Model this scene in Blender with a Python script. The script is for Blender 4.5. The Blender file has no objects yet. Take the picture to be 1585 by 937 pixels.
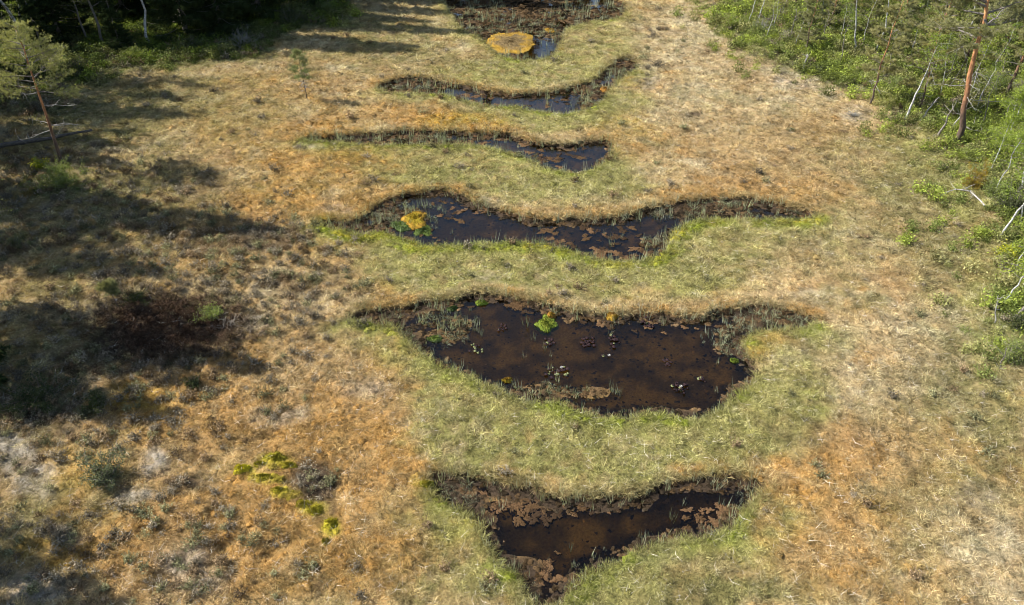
import bpy, math, random
import numpy as np
from mathutils import Vector

# ------------------------------------------------------------------ camera, sky, sun, exposure
S = bpy.context.scene
CAM_H, PITCH, FPX, W0, H0 = 20.0, math.radians(36.0), 1175.0, 1585.0, 937.0
cam = bpy.data.cameras.new('camera')
cam.sensor_fit = 'HORIZONTAL'
cam.angle = 2 * math.atan(W0 / 2 / FPX)
cam.clip_end = 3000
camo = bpy.data.objects.new('camera', cam)
S.collection.objects.link(camo)
camo.location = (0, 0, CAM_H)
camo.rotation_euler = (math.pi / 2 - PITCH, 0, 0)
S.camera = camo

SUN_EL = math.radians(41)
SUN_AZ = (-1.0, 0.20)                       # horizontal direction towards the sun
wd = bpy.data.worlds.new('World'); S.world = wd; wd.use_nodes = True
nt = wd.node_tree
sky = nt.nodes.new('ShaderNodeTexSky'); sky.sky_type = 'NISHITA'; sky.sun_disc = False
sky.sun_elevation = SUN_EL; sky.sun_rotation = math.atan2(SUN_AZ[0], SUN_AZ[1])
bg = nt.nodes['Background']; bg.inputs[1].default_value = 0.085
nt.links.new(sky.outputs[0], bg.inputs[0])
sl = bpy.data.lights.new('sun', 'SUN'); sl.energy = 4.6; sl.angle = math.radians(0.55); sl.color = (1.0, 0.96, 0.885)
so = bpy.data.objects.new('sun', sl); S.collection.objects.link(so)
hx, hy = SUN_AZ; n_ = math.hypot(hx, hy)
sv = Vector((hx / n_ * math.cos(SUN_EL), hy / n_ * math.cos(SUN_EL), math.sin(SUN_EL)))
so.rotation_euler = sv.to_track_quat('Z', 'Y').to_euler()
S.view_settings.view_transform = 'Standard'; S.view_settings.look = 'None'
S.view_settings.gamma = 1.0; S.view_settings.use_curve_mapping = False
S.view_settings.exposure = 1.3
S.cycles.max_bounces = 5; S.cycles.transparent_max_bounces = 12
S.cycles.diffuse_bounces = 2; S.cycles.glossy_bounces = 2; S.cycles.filter_width = 1.0; S.cycles.adaptive_threshold = .02

COL = S.collection
RNG = np.random.default_rng(7)
CP, SP = math.cos(PITCH), math.sin(PITCH)

def G(px, py, z=0.0):
    """ground point (at height z) of the place seen at a photo pixel"""
    px = np.asarray(px, float); py = np.asarray(py, float)
    dx = (px - W0 / 2) / FPX; dy = (py - H0 / 2) / FPX
    t = (CAM_H - z) / (SP + dy * CP)
    return dx * t, (CP - dy * SP) * t
def ppm(py):
    dy = (py - H0 / 2) / FPX
    return FPX / (CAM_H / (SP + dy * CP))

# ------------------------------------------------------------------ numpy noise
def _h(ix, iy, s):
    n = (ix * 374761393 + iy * 668265263 + s * 974634777) & 0xffffffff
    n = ((n ^ (n >> 13)) * 1274126177) & 0xffffffff
    return ((n ^ (n >> 16)) & 0xffff) / 65535.0
def vnoise(x, y, s=0):
    x = np.asarray(x, float); y = np.asarray(y, float)
    x0 = np.floor(x); y0 = np.floor(y); fx = x - x0; fy = y - y0
    ix = x0.astype(np.int64); iy = y0.astype(np.int64)
    u = fx * fx * (3 - 2 * fx); v = fy * fy * (3 - 2 * fy)
    a = _h(ix, iy, s) * (1 - u) + _h(ix + 1, iy, s) * u
    b = _h(ix, iy + 1, s) * (1 - u) + _h(ix + 1, iy + 1, s) * u
    return a * (1 - v) + b * v
def fbm(x, y, size, oct=3, s=0):
    r = 0; a = 1; t = 0; f = 1 / size
    for o in range(oct):
        r = r + a * vnoise(x * f + 17.3 * o, y * f - 9.1 * o, s + o); t += a; a *= .5; f *= 2.03
    return r / t
def sst(a, b, x):
    t = np.clip((x - a) / (b - a), 0, 1); return t * t * (3 - 2 * t)

# ------------------------------------------------------------------ pools (outlines)
POOL_PX = {
 'A': [(676,736),(722,739),(784,751),(814,757),(875,772),(937,773),(998,766),(1030,751),(1084,744),(1140,741),(1172,745),(1163,763),(1136,788),(1113,813),(1071,822),(1038,826),(976,846),(931,867),(906,880),(876,910),(845,930),(822,919),(811,885),(781,864),(759,834),(745,797),(720,779),(686,763)],
 'B': [(548,487),(580,480),(633,476),(655,467),(700,464),(740,456),(793,459),(833,467),(855,475),(887,483),(940,489),(1000,487),(1040,488),(1088,492),(1120,480),(1173,475),(1213,481),(1259,493),(1240,501),(1190,505),(1160,512),(1146,530),(1157,556),(1164,574),(1147,598),(1120,619),(1099,633),(1061,637),(1000,632),(952,638),(915,636),(880,622),(845,613),(807,610),(767,590),(713,571),(681,555),(660,542),(633,518),(615,499),(580,494)],
 'C': [(500,342),(554,340),(579,321),(605,308),(643,298),(688,294),(714,302),(733,314),(784,327),(816,337),(864,340),(928,338),(973,334),(998,324),(1040,315),(1104,308),(1168,308),(1216,319),(1258,328),(1216,334),(1120,334),(1070,338),(1036,356),(1030,378),(1008,394),(960,398),(928,396),(896,386),(864,376),(826,371),(752,370),(688,373),(650,374),(632,366),(592,354),(550,356),(525,350)],
 'D': [(470,211),(530,210),(588,206),(639,201),(707,203),(776,206),(800,212),(837,222),(878,225),(912,217),(942,218),(944,236),(922,256),(884,262),(847,256),(820,243),(779,229),(744,222),(700,219),(639,220),(595,220),(537,217)],
 'E': [(588,130),(639,119),(683,125),(724,133),(768,142),(813,145),(864,140),(891,133),(919,123),(946,99),(973,89),(986,104),(962,117),(942,137),(936,150),(905,167),(871,171),(837,169),(802,162),(744,157),(707,147),(670,141),(605,140)],
 'F': [(680,-30),(790,-45),(900,-22),(965,6),(958,26),(917,31),(878,43),(866,64),(853,84),(810,89),(789,87),(771,80),(752,64),(731,50),(709,36)],
}
def catmull(P, n=4):
    P = np.array(P, float); out = []
    N = len(P)
    for i in range(N):
        p0, p1, p2, p3 = P[i - 1], P[i], P[(i + 1) % N], P[(i + 2) % N]
        for k in range(n):
            t = k / n
            out.append(.5 * (2 * p1 + (p2 - p0) * t + (2 * p0 - 5 * p1 + 4 * p2 - p3) * t * t + (3 * p1 - p0 - 3 * p2 + p3) * t ** 3))
    return np.array(out)
POOLS = {}
for k, P in POOL_PX.items():
    P = np.array(P, float); X, Y = G(P[:, 0], P[:, 1]); Q_ = catmull(np.stack([X, Y], 1), 3)
    T_ = np.roll(Q_, -1, 0) - np.roll(Q_, 1, 0); n_y = -T_[:, 0] / (np.hypot(T_[:, 0], T_[:, 1]) + 1e-9)
    if np.sum(Q_[:, 0] * np.roll(Q_[:, 1], -1) - Q_[:, 1] * np.roll(Q_[:, 0], -1)) < 0: n_y = -n_y
    ext = .24 * (math.hypot(Q_[:, 0].mean(), Q_[:, 1].mean()) / CAM_H) - .12
    Q_[:, 1] -= ext * np.clip(-n_y, 0, 1)
    POOLS[k] = Q_

def polysd(x, y, P):
    d2 = np.full(x.shape, 1e9); ins = np.zeros(x.shape, bool)
    for i in range(len(P)):
        ax, ay = P[i - 1]; bx, by = P[i]
        ex, ey = bx - ax, by - ay
        wx, wy = x - ax, y - ay
        t = np.clip((wx * ex + wy * ey) / (ex * ex + ey * ey + 1e-12), 0, 1)
        d2 = np.minimum(d2, (wx - t * ex) ** 2 + (wy - t * ey) ** 2)
        c = ((ay > y) != (by > y)) & (x < (bx - ax) * (y - ay) / (by - ay + 1e-15) + ax)
        ins ^= c
    d = np.sqrt(d2); return np.where(ins, -d, d)
def pool_sd(x, y):
    """distance to the nearest pool edge, negative inside"""
    r = np.full(x.shape, 8.0)
    for P in POOLS.values():
        lo = P.min(0) - 8; hi = P.max(0) + 8
        m = (x > lo[0]) & (x < hi[0]) & (y > lo[1]) & (y < hi[1])
        if m.any():
            r[m] = np.minimum(r[m], polysd(x[m], y[m], P))
    return r - .2
def line_d(x, y, pts):
    P = np.array(pts, float); X, Y = G(P[:, 0], P[:, 1]); d = np.full(x.shape, 1e9)
    for i in range(len(X) - 1):
        ex, ey = X[i + 1] - X[i], Y[i + 1] - Y[i]
        t = np.clip(((x - X[i]) * ex + (y - Y[i]) * ey) / (ex * ex + ey * ey), 0, 1)
        d = np.minimum(d, np.hypot(x - X[i] - t * ex, y - Y[i] - t * ey))
    return d
def blob(x, y, b, warp=None):
    """soft patch of ground cover: centre and half-sizes given where the photo shows it"""
    px, py, rx, ry = b[:4]
    cx, cy = G(px, py); sx = abs(G(px + rx, py)[0] - cx)
    syf = abs(G(px, py - ry)[1] - cy); syn = abs(G(px, py + ry)[1] - cy)
    sy = .5 * (syf + syn)
    wx, wy = warp if warp is not None else (0, 0)
    shear = (px - W0 / 2) / FPX * .9
    yy = (y - cy)
    d = np.hypot((x - cx - yy * shear) / sx + wx, yy / sy + wy)
    return 1 - sst(.45, 1.25, d)

SHELF = [(600,486,55,16),(1190,490,85,18),(1135,518,48,32),(610,330,75,26),(560,348,60,14),(1120,322,150,16),(640,212,130,9),(500,213,60,8),(640,130,75,14),(915,142,42,24),(960,104,38,18),(720,757,70,22),(690,500,50,35),(935,20,50,14),(735,42,38,14),(1150,752,40,14),(905,600,60,12),(835,600,50,14),(640,520,30,25),(1010,370,28,10),(820,885,22,26),(790,4,140,40),(720,30,40,24),(830,30,60,24),(735,42,44,24),(850,42,36,24),(800,38,60,14),(790,84,30,6),(905,25,50,16),(560,488,40,10),(870,480,40,6)]

# ground cover palette: (tuft colour, ground colour)
PAL = {
 'tan':    ((.57,.455,.25), (.29,.205,.10)),
 'pale':   ((.66,.585,.42), (.31,.25,.15)),
 'brown':  ((.47,.315,.155), (.22,.135,.058)),
 'orange': ((.48,.315,.125), (.30,.165,.048)),
 'gold':   ((.52,.37,.085), (.34,.20,.035)),
 'green':  ((.43,.40,.165), (.17,.16,.05)),
 'lime':   ((.30,.335,.065), (.17,.195,.025)),
 'yellow': ((.45,.38,.05), (.28,.23,.03)),
 'olive':  ((.30,.28,.12), (.14,.12,.045)),
 'forest': ((.10,.17,.035), (.06,.075,.02)),
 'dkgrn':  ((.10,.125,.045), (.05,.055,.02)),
 'grey':   ((.43,.39,.33), (.27,.24,.195)),
 'dark':   ((.13,.10,.065), (.06,.042,.026)),
 'mud':    ((.12,.105,.075), (.042,.028,.017)),
 'bed':    ((.12,.1,.05), (.36,.215,.07)),
}
ZONES = [
 # broad brown / orange grounds
 ('brown',1330,240,170,90,.35),('brown',1170,230,120,60,.25),('pale',1060,60,110,60,.45),('pale',1050,170,60,50,.35),('pale',1160,150,120,70,.25),('pale',1380,560,160,110,.3),
 ('brown',440,620,190,100,.45),('pale',420,590,110,50,.3),('brown',330,660,120,60,.45),('brown',470,420,110,60,.3),('pale',420,440,120,70,.3),('pale',500,540,90,50,.4),
 ('brown',300,830,160,80,.6),('brown',1300,690,60,50,.5),('brown',330,340,130,60,.5),('brown',640,135,60,12,.6),
 ('orange',430,640,240,130,.42),('orange',440,330,130,70,.3),('orange',600,250,120,40,.25),('orange',480,560,120,60,.3),('orange',420,830,230,110,.42),('orange',1270,800,150,110,.25),('gold',480,240,130,60,.3),('orange',420,350,110,60,.3),
 # green strings between the pools
 ('green',820,112,140,26,.85),('green',930,75,70,40,.6),('green',830,188,140,18,.9),('green',960,160,60,22,.7),
 ('green',760,270,230,38,.85),('green',900,290,110,34,.8),('green',620,260,90,25,.55),
 ('green',800,415,300,44,.9),('green',1080,400,120,50,.75),('green',1150,365,110,26,.55),('green',620,400,90,40,.5),
 ('green',1030,440,160,30,.6),('green',900,690,300,72,1.),('green',1130,660,140,70,.85),('green',720,610,90,50,.7),('green',1190,570,50,60,.6),
 ('olive',1060,890,190,70,.85),('olive',700,880,130,70,.7),('olive',960,920,160,40,.7),('olive',1230,640,70,70,.5),('olive',1380,240,150,60,.4),('olive',1430,330,110,100,.5),('olive',1280,370,90,70,.35),('olive',1480,440,90,120,.45),('olive',1500,640,110,60,.35),
 ('olive',1450,780,160,80,.25),('olive',100,440,110,50,.45),('olive',180,320,160,80,.5),('olive',350,170,120,45,.4),('olive',150,170,170,60,.7),('olive',120,790,90,60,.5),('olive',600,60,110,50,.6),
 # orange moss
 ('orange',640,175,70,16,.75),('gold',720,188,60,12,.8),('orange',760,200,50,7,.8),('orange',500,250,90,26,.8),('gold',540,235,50,14,.7),('orange',480,200,60,16,.7),('orange',600,128,40,8,.8),
 ('orange',640,297,60,10,.9),('orange',540,320,60,16,.7),('orange',700,293,30,9,.8),('gold',620,372,60,8,.8),('orange',430,310,60,26,.55),('orange',1060,300,60,12,.7),('orange',960,328,40,9,.7),('orange',1160,290,90,30,.4),('orange',780,150,60,6,.5),
 ('orange',1240,300,70,25,.45),('orange',650,472,60,9,.8),('orange',840,466,16,8,.9),('orange',948,484,14,6,.9),('gold',965,196,40,18,.4),('orange',965,230,30,16,.6),('orange',870,330,60,8,.4),
 ('orange',1215,745,75,42,.85),('orange',1290,850,90,60,.6),('orange',1200,820,60,50,.6),('orange',560,700,100,55,.75),('orange',520,650,90,50,.55),('orange',560,840,60,70,.85),('orange',470,690,50,30,.6),('orange',400,770,80,40,.7),('orange',420,860,100,50,.5),
 ('orange',300,630,110,40,.5),('gold',210,620,60,20,.7),('orange',650,740,40,22,.8),('orange',670,780,40,40,.5),('gold',80,865,50,30,.6),('orange',180,830,80,45,.6),('gold',110,720,50,30,.45),('orange',360,560,70,25,.4),('orange',610,540,45,30,.6),('gold',1170,525,30,22,.85),('orange',1205,520,35,12,.6),
 ('orange',450,140,90,20,.4),('orange',330,200,70,25,.35),('orange',1380,700,80,50,.3),('orange',1100,200,60,40,.2),('gold',1510,745,40,25,.35),('orange',1370,900,90,40,.5),('orange',940,20,30,10,.9),('gold',880,15,40,8,.6),('gold',985,125,20,9,.8),('orange',935,137,14,6,.9),('gold',600,500,35,10,.8),('gold',640,535,20,14,.7),('orange',520,335,40,10,.6),
 # grey lichen and heath
 ('grey',45,735,45,45,.85),('grey',20,690,40,22,.8),('grey',70,905,70,26,.75),('grey',240,715,22,26,.8),('grey',205,770,30,14,.8),('grey',395,495,30,14,.6),('grey',100,830,30,14,.7),('grey',560,600,50,20,.35),('grey',430,650,60,20,.4),('grey',480,225,26,8,.5),('grey',300,880,60,40,.45),('grey',1520,760,45,30,.35),('grey',1320,175,26,16,.4),('grey',1240,115,60,26,.4),('grey',960,860,80,24,.35),('grey',400,370,60,20,.4),('grey',520,330,30,20,.3),('grey',1000,120,20,20,.5),
 # dark heath, hollows, and the lower left shrub's cast shadow painted into the ground
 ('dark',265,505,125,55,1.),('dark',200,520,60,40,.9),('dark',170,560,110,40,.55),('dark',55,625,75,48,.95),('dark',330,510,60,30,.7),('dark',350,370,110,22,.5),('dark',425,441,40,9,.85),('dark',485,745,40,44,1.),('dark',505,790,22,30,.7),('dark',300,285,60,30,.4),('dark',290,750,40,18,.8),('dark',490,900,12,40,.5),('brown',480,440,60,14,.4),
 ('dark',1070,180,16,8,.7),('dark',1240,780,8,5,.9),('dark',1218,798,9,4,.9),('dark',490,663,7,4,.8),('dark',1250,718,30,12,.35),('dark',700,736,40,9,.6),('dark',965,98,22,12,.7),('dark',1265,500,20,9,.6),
 # bright moss and lush margins
 ('yellow',380,730,22,9,1.),('yellow',428,714,36,12,.95),('yellow',415,742,34,9,.9),('yellow',440,762,26,8,.9),('yellow',482,787,26,14,.95),('yellow',512,818,18,16,1.),('yellow',650,745,18,10,.8),('yellow',560,218,30,4,.9),('lime',760,374,120,6,1.),('lime',940,400,90,6,1.),('lime',1000,645,150,12,.9),('lime',880,632,60,12,.8),('lime',680,565,40,16,.8),('yellow',900,393,24,4,.8),('lime',1150,590,20,26,.7),('yellow',512,343,30,11,1.),('yellow',545,354,26,7,1.),('lime',580,360,50,7,1.),('yellow',625,370,24,5,.9),('yellow',640,371,16,5,.7),('yellow',915,397,16,5,.6),('lime',720,372,40,5,.8),('lime',850,385,90,7,.8),('lime',600,360,40,6,.9),('lime',690,575,50,22,.6),('lime',960,648,110,13,.75),('lime',1150,600,30,25,.5),('lime',1260,600,50,50,.35),('lime',820,86,40,6,.8),('lime',700,800,30,40,.45),('lime',1140,830,40,40,.6),('lime',800,905,30,25,.5),
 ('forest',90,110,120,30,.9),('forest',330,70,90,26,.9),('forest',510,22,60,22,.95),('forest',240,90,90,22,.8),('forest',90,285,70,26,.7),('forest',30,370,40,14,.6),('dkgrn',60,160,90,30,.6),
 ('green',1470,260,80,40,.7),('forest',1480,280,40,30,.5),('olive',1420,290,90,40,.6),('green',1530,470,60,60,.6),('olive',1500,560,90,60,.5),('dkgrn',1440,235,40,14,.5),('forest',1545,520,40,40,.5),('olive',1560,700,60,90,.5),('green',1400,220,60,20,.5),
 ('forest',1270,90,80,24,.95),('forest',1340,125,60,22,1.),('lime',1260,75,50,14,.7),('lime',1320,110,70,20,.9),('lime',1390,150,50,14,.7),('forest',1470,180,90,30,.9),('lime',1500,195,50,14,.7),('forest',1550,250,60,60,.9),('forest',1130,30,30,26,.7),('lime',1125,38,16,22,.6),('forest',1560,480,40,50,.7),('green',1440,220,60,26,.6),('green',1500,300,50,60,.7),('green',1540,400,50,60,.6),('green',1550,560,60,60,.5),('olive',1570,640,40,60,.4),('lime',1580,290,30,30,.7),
]
FOREST_R = np.array([(1120,-60),(1110,40),(1180,90),(1260,115),(1330,135),(1390,172),(1440,205),(1490,235),(1540,330),(1560,470),(1600,560),(1900,560),(1900,-60)], float)
FOREST_L = np.array([(-400,190),(-60,140),(60,118),(200,95),(330,84),(420,60),(490,25),(540,-10),(560,-60),(-400,-60)], float)
FR = np.stack(G(FOREST_R[:, 0], FOREST_R[:, 1]), 1); FL = np.stack(G(FOREST_L[:, 0], FOREST_L[:, 1]), 1)

def field(x, y):
    """height, cover colour, ground colour, wetness and pool distance of the bog at (x, y)"""
    x = np.asarray(x, float); y = np.asarray(y, float)
    sd = pool_sd(x, y)
    sdn = sd + (fbm(x, y, .55, 3, 3) - .5) * .42
    side = np.clip((pool_sd(x, y + .5) - sd) / .5, -1, 1)          # < 0: the pool lies beyond, > 0: in front
    wx = (fbm(x, y, 1.6, 3, 11) - .5) * 1.5; wy = (fbm(x, y, 1.6, 3, 21) - .5) * 1.5
    tuft = np.empty(x.shape + (3,)); soil = np.empty(x.shape + (3,))
    tuft[:] = PAL['tan'][0]; soil[:] = PAL['tan'][1]
    mot = [sst(.28, .72, fbm(x, y, sz, 3, 900 + q * 7)) for q, sz in enumerate((.25, .4, .6, .3, .5))]
    cnt = [0]
    def put(key, w, plain=False):
        w = np.clip(w, 0, 1)
        if not plain:
            cnt[0] += 1; w = np.clip(w * (.45 + 1.1 * mot[cnt[0] % 5]), 0, np.where(w > .8, 1, .9))
        w = w[..., None]
        tuft[:] = tuft * (1 - w) + np.array(PAL[key][0]) * w
        soil[:] = soil * (1 - w) + np.array(PAL[key][1]) * w
    put('brown', sst(.5, .72, fbm(x, y, 2.2, 4, 31)) * .6)
    put('pale', sst(.52, .75, fbm(x, y, 1.4, 4, 41)) * .6)
    put('olive', sst(.5, .7, fbm(x, y, 3.1, 4, 51)) * .45)
    put('orange', sst(.56, .72, fbm(x, y, 1.8, 4, 61)) * .45)
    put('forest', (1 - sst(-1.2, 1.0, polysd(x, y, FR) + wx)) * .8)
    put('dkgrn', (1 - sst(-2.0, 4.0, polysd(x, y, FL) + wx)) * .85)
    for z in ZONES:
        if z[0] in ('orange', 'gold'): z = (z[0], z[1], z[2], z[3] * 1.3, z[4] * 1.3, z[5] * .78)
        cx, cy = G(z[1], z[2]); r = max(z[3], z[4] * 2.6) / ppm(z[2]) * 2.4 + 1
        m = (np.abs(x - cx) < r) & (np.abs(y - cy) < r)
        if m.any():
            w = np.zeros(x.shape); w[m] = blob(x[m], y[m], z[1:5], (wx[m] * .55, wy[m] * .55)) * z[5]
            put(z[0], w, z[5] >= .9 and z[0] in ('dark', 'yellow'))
    # margins: lush on the near bank, orange moss and straw on the far bank
    near = np.clip(-side * 1.6, 0, 1); far = np.clip(side * 1.6, 0, 1)
    n1 = fbm(x, y, 1.2, 3, 71)
    put('green', near * (1 - sst(.6, 2.4, sd)) * .65)
    cz = sst(29.5, 31.5, y) * (1 - sst(38, 40, y))
    put('lime', near * (1 - sst(.15 + .2 * cz, .8 + .3 * cz, sd)) * (.6 + .4 * cz) * sst(.35 - .2 * cz, .6 - .2 * cz, n1))
    put('yellow', near * (1 - sst(.15, .7, sd)) * cz * .75 * sst(.40, .6, n1))
    put('orange', far * (1 - sst(.2, .8, sd)) * .75 * sst(.45, .62, n1))
    put('dark', (1 - sst(-.12, .12, sdn)) * .7, True)
    ins = -sdn
    shelf = np.zeros(x.shape)
    for b in SHELF:
        cx, cy = G(b[0], b[1]); r = max(b[2], b[3] * 2.6) / ppm(b[1]) * 2.2 + 1
        m = (np.abs(x - cx) < r) & (np.abs(y - cy) < r)
        if m.any(): shelf[m] = np.maximum(shelf[m], blob(x[m], y[m], b, (wx[m] * .4, wy[m] * .4)))
    deep = sst(.15, 1.5, ins) * (1 - shelf)
    put('mud', sst(.0, .12, ins), True)
    put('bed', sst(.45, 1.1, ins) * (1 - shelf * .8) * (.30 + .70 * sst(.40, .62, fbm(x, y, 2.4, 3, 81) * .42 + fbm(x, y, .55, 4, 83) * .58)), True)
    heath = sum(blob(x, y, b) for b in ((200,560,260,170),(60,300,300,120),(250,850,250,90),(420,420,150,80)))
    amp = 1 + np.clip(heath, 0, 1.2)
    hum = ((fbm(x, y, .42, 3, 91) - .5) * .22 + (fbm(x, y, 2.2, 2, 95) - .5) * .22) * amp
    hum = hum * sst(-.1, 1.2, sdn) + .05 * (1 - sst(.2, 1.0, sd))
    bedz = -.185 + (fbm(x, y, .3, 3, 101) - .5) * .12 + (fbm(x, y, 1.1, 3, 105) - .5) * .15 - .19 * deep
    t = sst(-.22, .24, ins)
    z = hum * (1 - t) + bedz * t
    far_d = np.maximum(np.hypot(x, y - 45) - 120, 0)
    z = z + far_d * .01
    return dict(z=z, tuft=tuft, soil=soil, wet=sst(.0, .15, ins), sd=sd, sdn=sdn, side=side, shelf=shelf, deep=deep)
WATER_Z = -.205

# ------------------------------------------------------------------ mesh helpers
def mesh(name, V, F, mat=None, attrs=None, smooth=False):
    V = np.asarray(V, np.float32); F = np.asarray(F, np.int32); k = F.shape[1]
    me = bpy.data.meshes.new(name)
    me.vertices.add(len(V)); me.vertices.foreach_set('co', V.ravel())
    me.loops.add(F.size); me.loops.foreach_set('vertex_index', F.ravel())
    me.polygons.add(len(F)); me.polygons.foreach_set('loop_start', np.arange(0, F.size, k, dtype=np.int32))
    if smooth: me.polygons.foreach_set('use_smooth', np.ones(len(F), bool))
    for an, a in (attrs or {}).items():
        a = np.asarray(a, np.float32)
        if a.ndim == 1:
            at = me.attributes.new(an, 'FLOAT', 'POINT'); at.data.foreach_set('value', a)
        else:
            at = me.attributes.new(an, 'FLOAT_COLOR', 'POINT')
            at.data.foreach_set('color', np.concatenate([a, np.ones((len(a), 1), np.float32)], 1).ravel())
    me.update(calc_edges=True)
    if mat: me.materials.append(mat)
    return me
def obj(name, me, parent=None, loc=(0, 0, 0), rz=0, link=True):
    o = bpy.data.objects.new(name, me); o.location = loc; o.rotation_euler = (0, 0, rz)
    if link: COL.objects.link(o)
    if parent: o.parent = parent
    return o
def tag(o, label=None, cat=None, group=None, kind=None):
    if label: o['label'] = label
    if cat: o['category'] = cat
    if group: o['group'] = group
    if kind: o['kind'] = kind
    return o
class MB:
    def __init__(s): s.V = []; s.F = []; s.A = []; s.n = 0
    def add(s, V, F, a=None):
        V = np.asarray(V, float).reshape(-1, 3); F = np.asarray(F, int).reshape(-1, 3)
        s.V.append(V); s.F.append(F + s.n); s.n += len(V)
        s.A.append(np.full(len(V), .5) if a is None else np.asarray(a, float))
    def tube(s, P, R, n=6, a=None):
        P = np.asarray(P, float); R = np.asarray(R, float); m = len(P)
        T = np.gradient(P, axis=0); T /= np.linalg.norm(T, axis=1)[:, None] + 1e-9
        ref = np.array([0, 0, 1.0]) if abs(T[0, 2]) < .8 else np.array([1.0, 0, 0])
        U = np.cross(T, ref); U /= np.linalg.norm(U, axis=1)[:, None] + 1e-9; B = np.cross(T, U)
        th = np.linspace(0, 2 * math.pi, n, endpoint=False)
        V = (P[:, None] + R[:, None, None] * (np.cos(th)[None, :, None] * U[:, None] + np.sin(th)[None, :, None] * B[:, None])).reshape(-1, 3)
        i = np.arange(m - 1)[:, None] * n; j = np.arange(n)[None]; j2 = (j + 1) % n
        q = np.stack([i + j, i + j2, i + n + j2, i + n + j], -1).reshape(-1, 4)
        F = np.concatenate([q[:, [0, 1, 2]], q[:, [0, 2, 3]]])
        V = np.concatenate([V, P[-1:]]); e = (m - 1) * n
        F = np.concatenate([F, np.stack([e + j[0], e + j2[0], np.full(n, m * n)], 1)])
        s.add(V, F, None if a is None else np.full(len(V), a))
    def blades(s, P, D, L, Wd, rng, var=None):
        """one triangle per needle/leaflet from P along D"""
        n = len(P)
        D = D / (np.linalg.norm(D, axis=1)[:, None] + 1e-9)
        U = np.cross(D, rng.normal(size=(n, 3))); U /= np.linalg.norm(U, axis=1)[:, None] + 1e-9
        L = np.broadcast_to(L, n)[:, None]; Wd = np.broadcast_to(Wd, n)[:, None]
        V = np.stack([P - U * Wd, P + U * Wd, P + D * L], 1).reshape(-1, 3)
        v = rng.random(n) if var is None else var
        s.add(V, np.arange(3 * n).reshape(-1, 3), np.repeat(v, 3))
    def leaves(s, P, L, Wd, rng, var=None, flat=.3):
        n = len(P); N = rng.normal(size=(n, 3)); N[:, 2] += flat * 3
        N /= np.linalg.norm(N, axis=1)[:, None]
        D = np.cross(N, rng.normal(size=(n, 3))); D /= np.linalg.norm(D, axis=1)[:, None] + 1e-9
        U = np.cross(N, D); L = np.broadcast_to(L, n)[:, None]; Wd = np.broadcast_to(Wd, n)[:, None]
        V = np.stack([P - D * L, P + U * Wd, P + D * L, P - U * Wd], 1).reshape(-1, 3)
        i = np.arange(n)[:, None] * 4
        F = np.concatenate([i + [0, 1, 2], i + [0, 2, 3]])
        v = rng.random(n) if var is None else var
        s.add(V, F, np.repeat(v, 4))
    def me(s, name, mat, smooth=False, scale=1.0):
        return mesh(name, np.concatenate(s.V) * scale, np.concatenate(s.F), mat, {'var': np.concatenate(s.A)}, smooth)

# ------------------------------------------------------------------ materials
def newmat(name):
    m = bpy.data.materials.new(name); m.use_nodes = True; t = m.node_tree
    t.nodes.remove(t.nodes['Principled BSDF']); return m, t, t.nodes['Material Output']
def N(t, ty, **kw):
    n = t.nodes.new(ty)
    for k, v in kw.items(): setattr(n, k, v)
    return n
def mul(t, a, b):
    n = N(t, 'ShaderNodeMix', data_type='RGBA', blend_type='MULTIPLY'); n.inputs[0].default_value = 1
    for s_, v in ((6, a), (7, b)):
        if hasattr(v, 'is_linked'): t.links.new(v, n.inputs[s_])
        else: n.inputs[s_].default_value = (*v, 1) if len(v) == 3 else v
    return n.outputs[2]
def ramp(t, fac, stops):
    r = N(t, 'ShaderNodeValToRGB'); e = r.color_ramp.elements
    for i, (p, c) in enumerate(stops):
        el = e[i] if i < 2 else e.new(p)
        el.position = p; el.color = (*c, 1)
    t.links.new(fac, r.inputs[0]); return r.outputs[0]
def leafy(t, col, out, trans=.35, rough=.6, tcol=(1.0, 1.0, .55)):
    d = N(t, 'ShaderNodeBsdfDiffuse'); tr = N(t, 'ShaderNodeBsdfTranslucent'); mx = N(t, 'ShaderNodeMixShader')
    t.links.new(col, d.inputs[0]); t.links.new(mul(t, col, tcol), tr.inputs[0])
    mx.inputs[0].default_value = trans
    t.links.new(d.outputs[0], mx.inputs[1]); t.links.new(tr.outputs[0], mx.inputs[2])
    t.links.new(mx.outputs[0], out.inputs[0])
def cover_mat(name, trans=.3, lo=.38, hi=1.5):
    """plants whose own colour is stored where they grow"""
    m, t, out = newmat(name)
    a = N(t, 'ShaderNodeAttribute', attribute_type='INSTANCER', attribute_name='col')
    v = N(t, 'ShaderNodeAttribute', attribute_type='GEOMETRY', attribute_name='var')
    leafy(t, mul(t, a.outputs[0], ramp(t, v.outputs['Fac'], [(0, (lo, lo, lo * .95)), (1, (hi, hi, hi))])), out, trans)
    return m
def leaf_mat(name, c0, c1, trans=.35):
    m, t, out = newmat(name)
    v = N(t, 'ShaderNodeAttribute', attribute_type='GEOMETRY', attribute_name='var')
    oi = N(t, 'ShaderNodeObjectInfo')
    col = ramp(t, v.outputs['Fac'], [(0, c0), (1, c1)])
    col = mul(t, col, ramp(t, oi.outputs['Random'], [(0, (.75, .8, .8)), (1, (1.2, 1.12, .95))]))
    leafy(t, col, out, trans); return m
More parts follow.
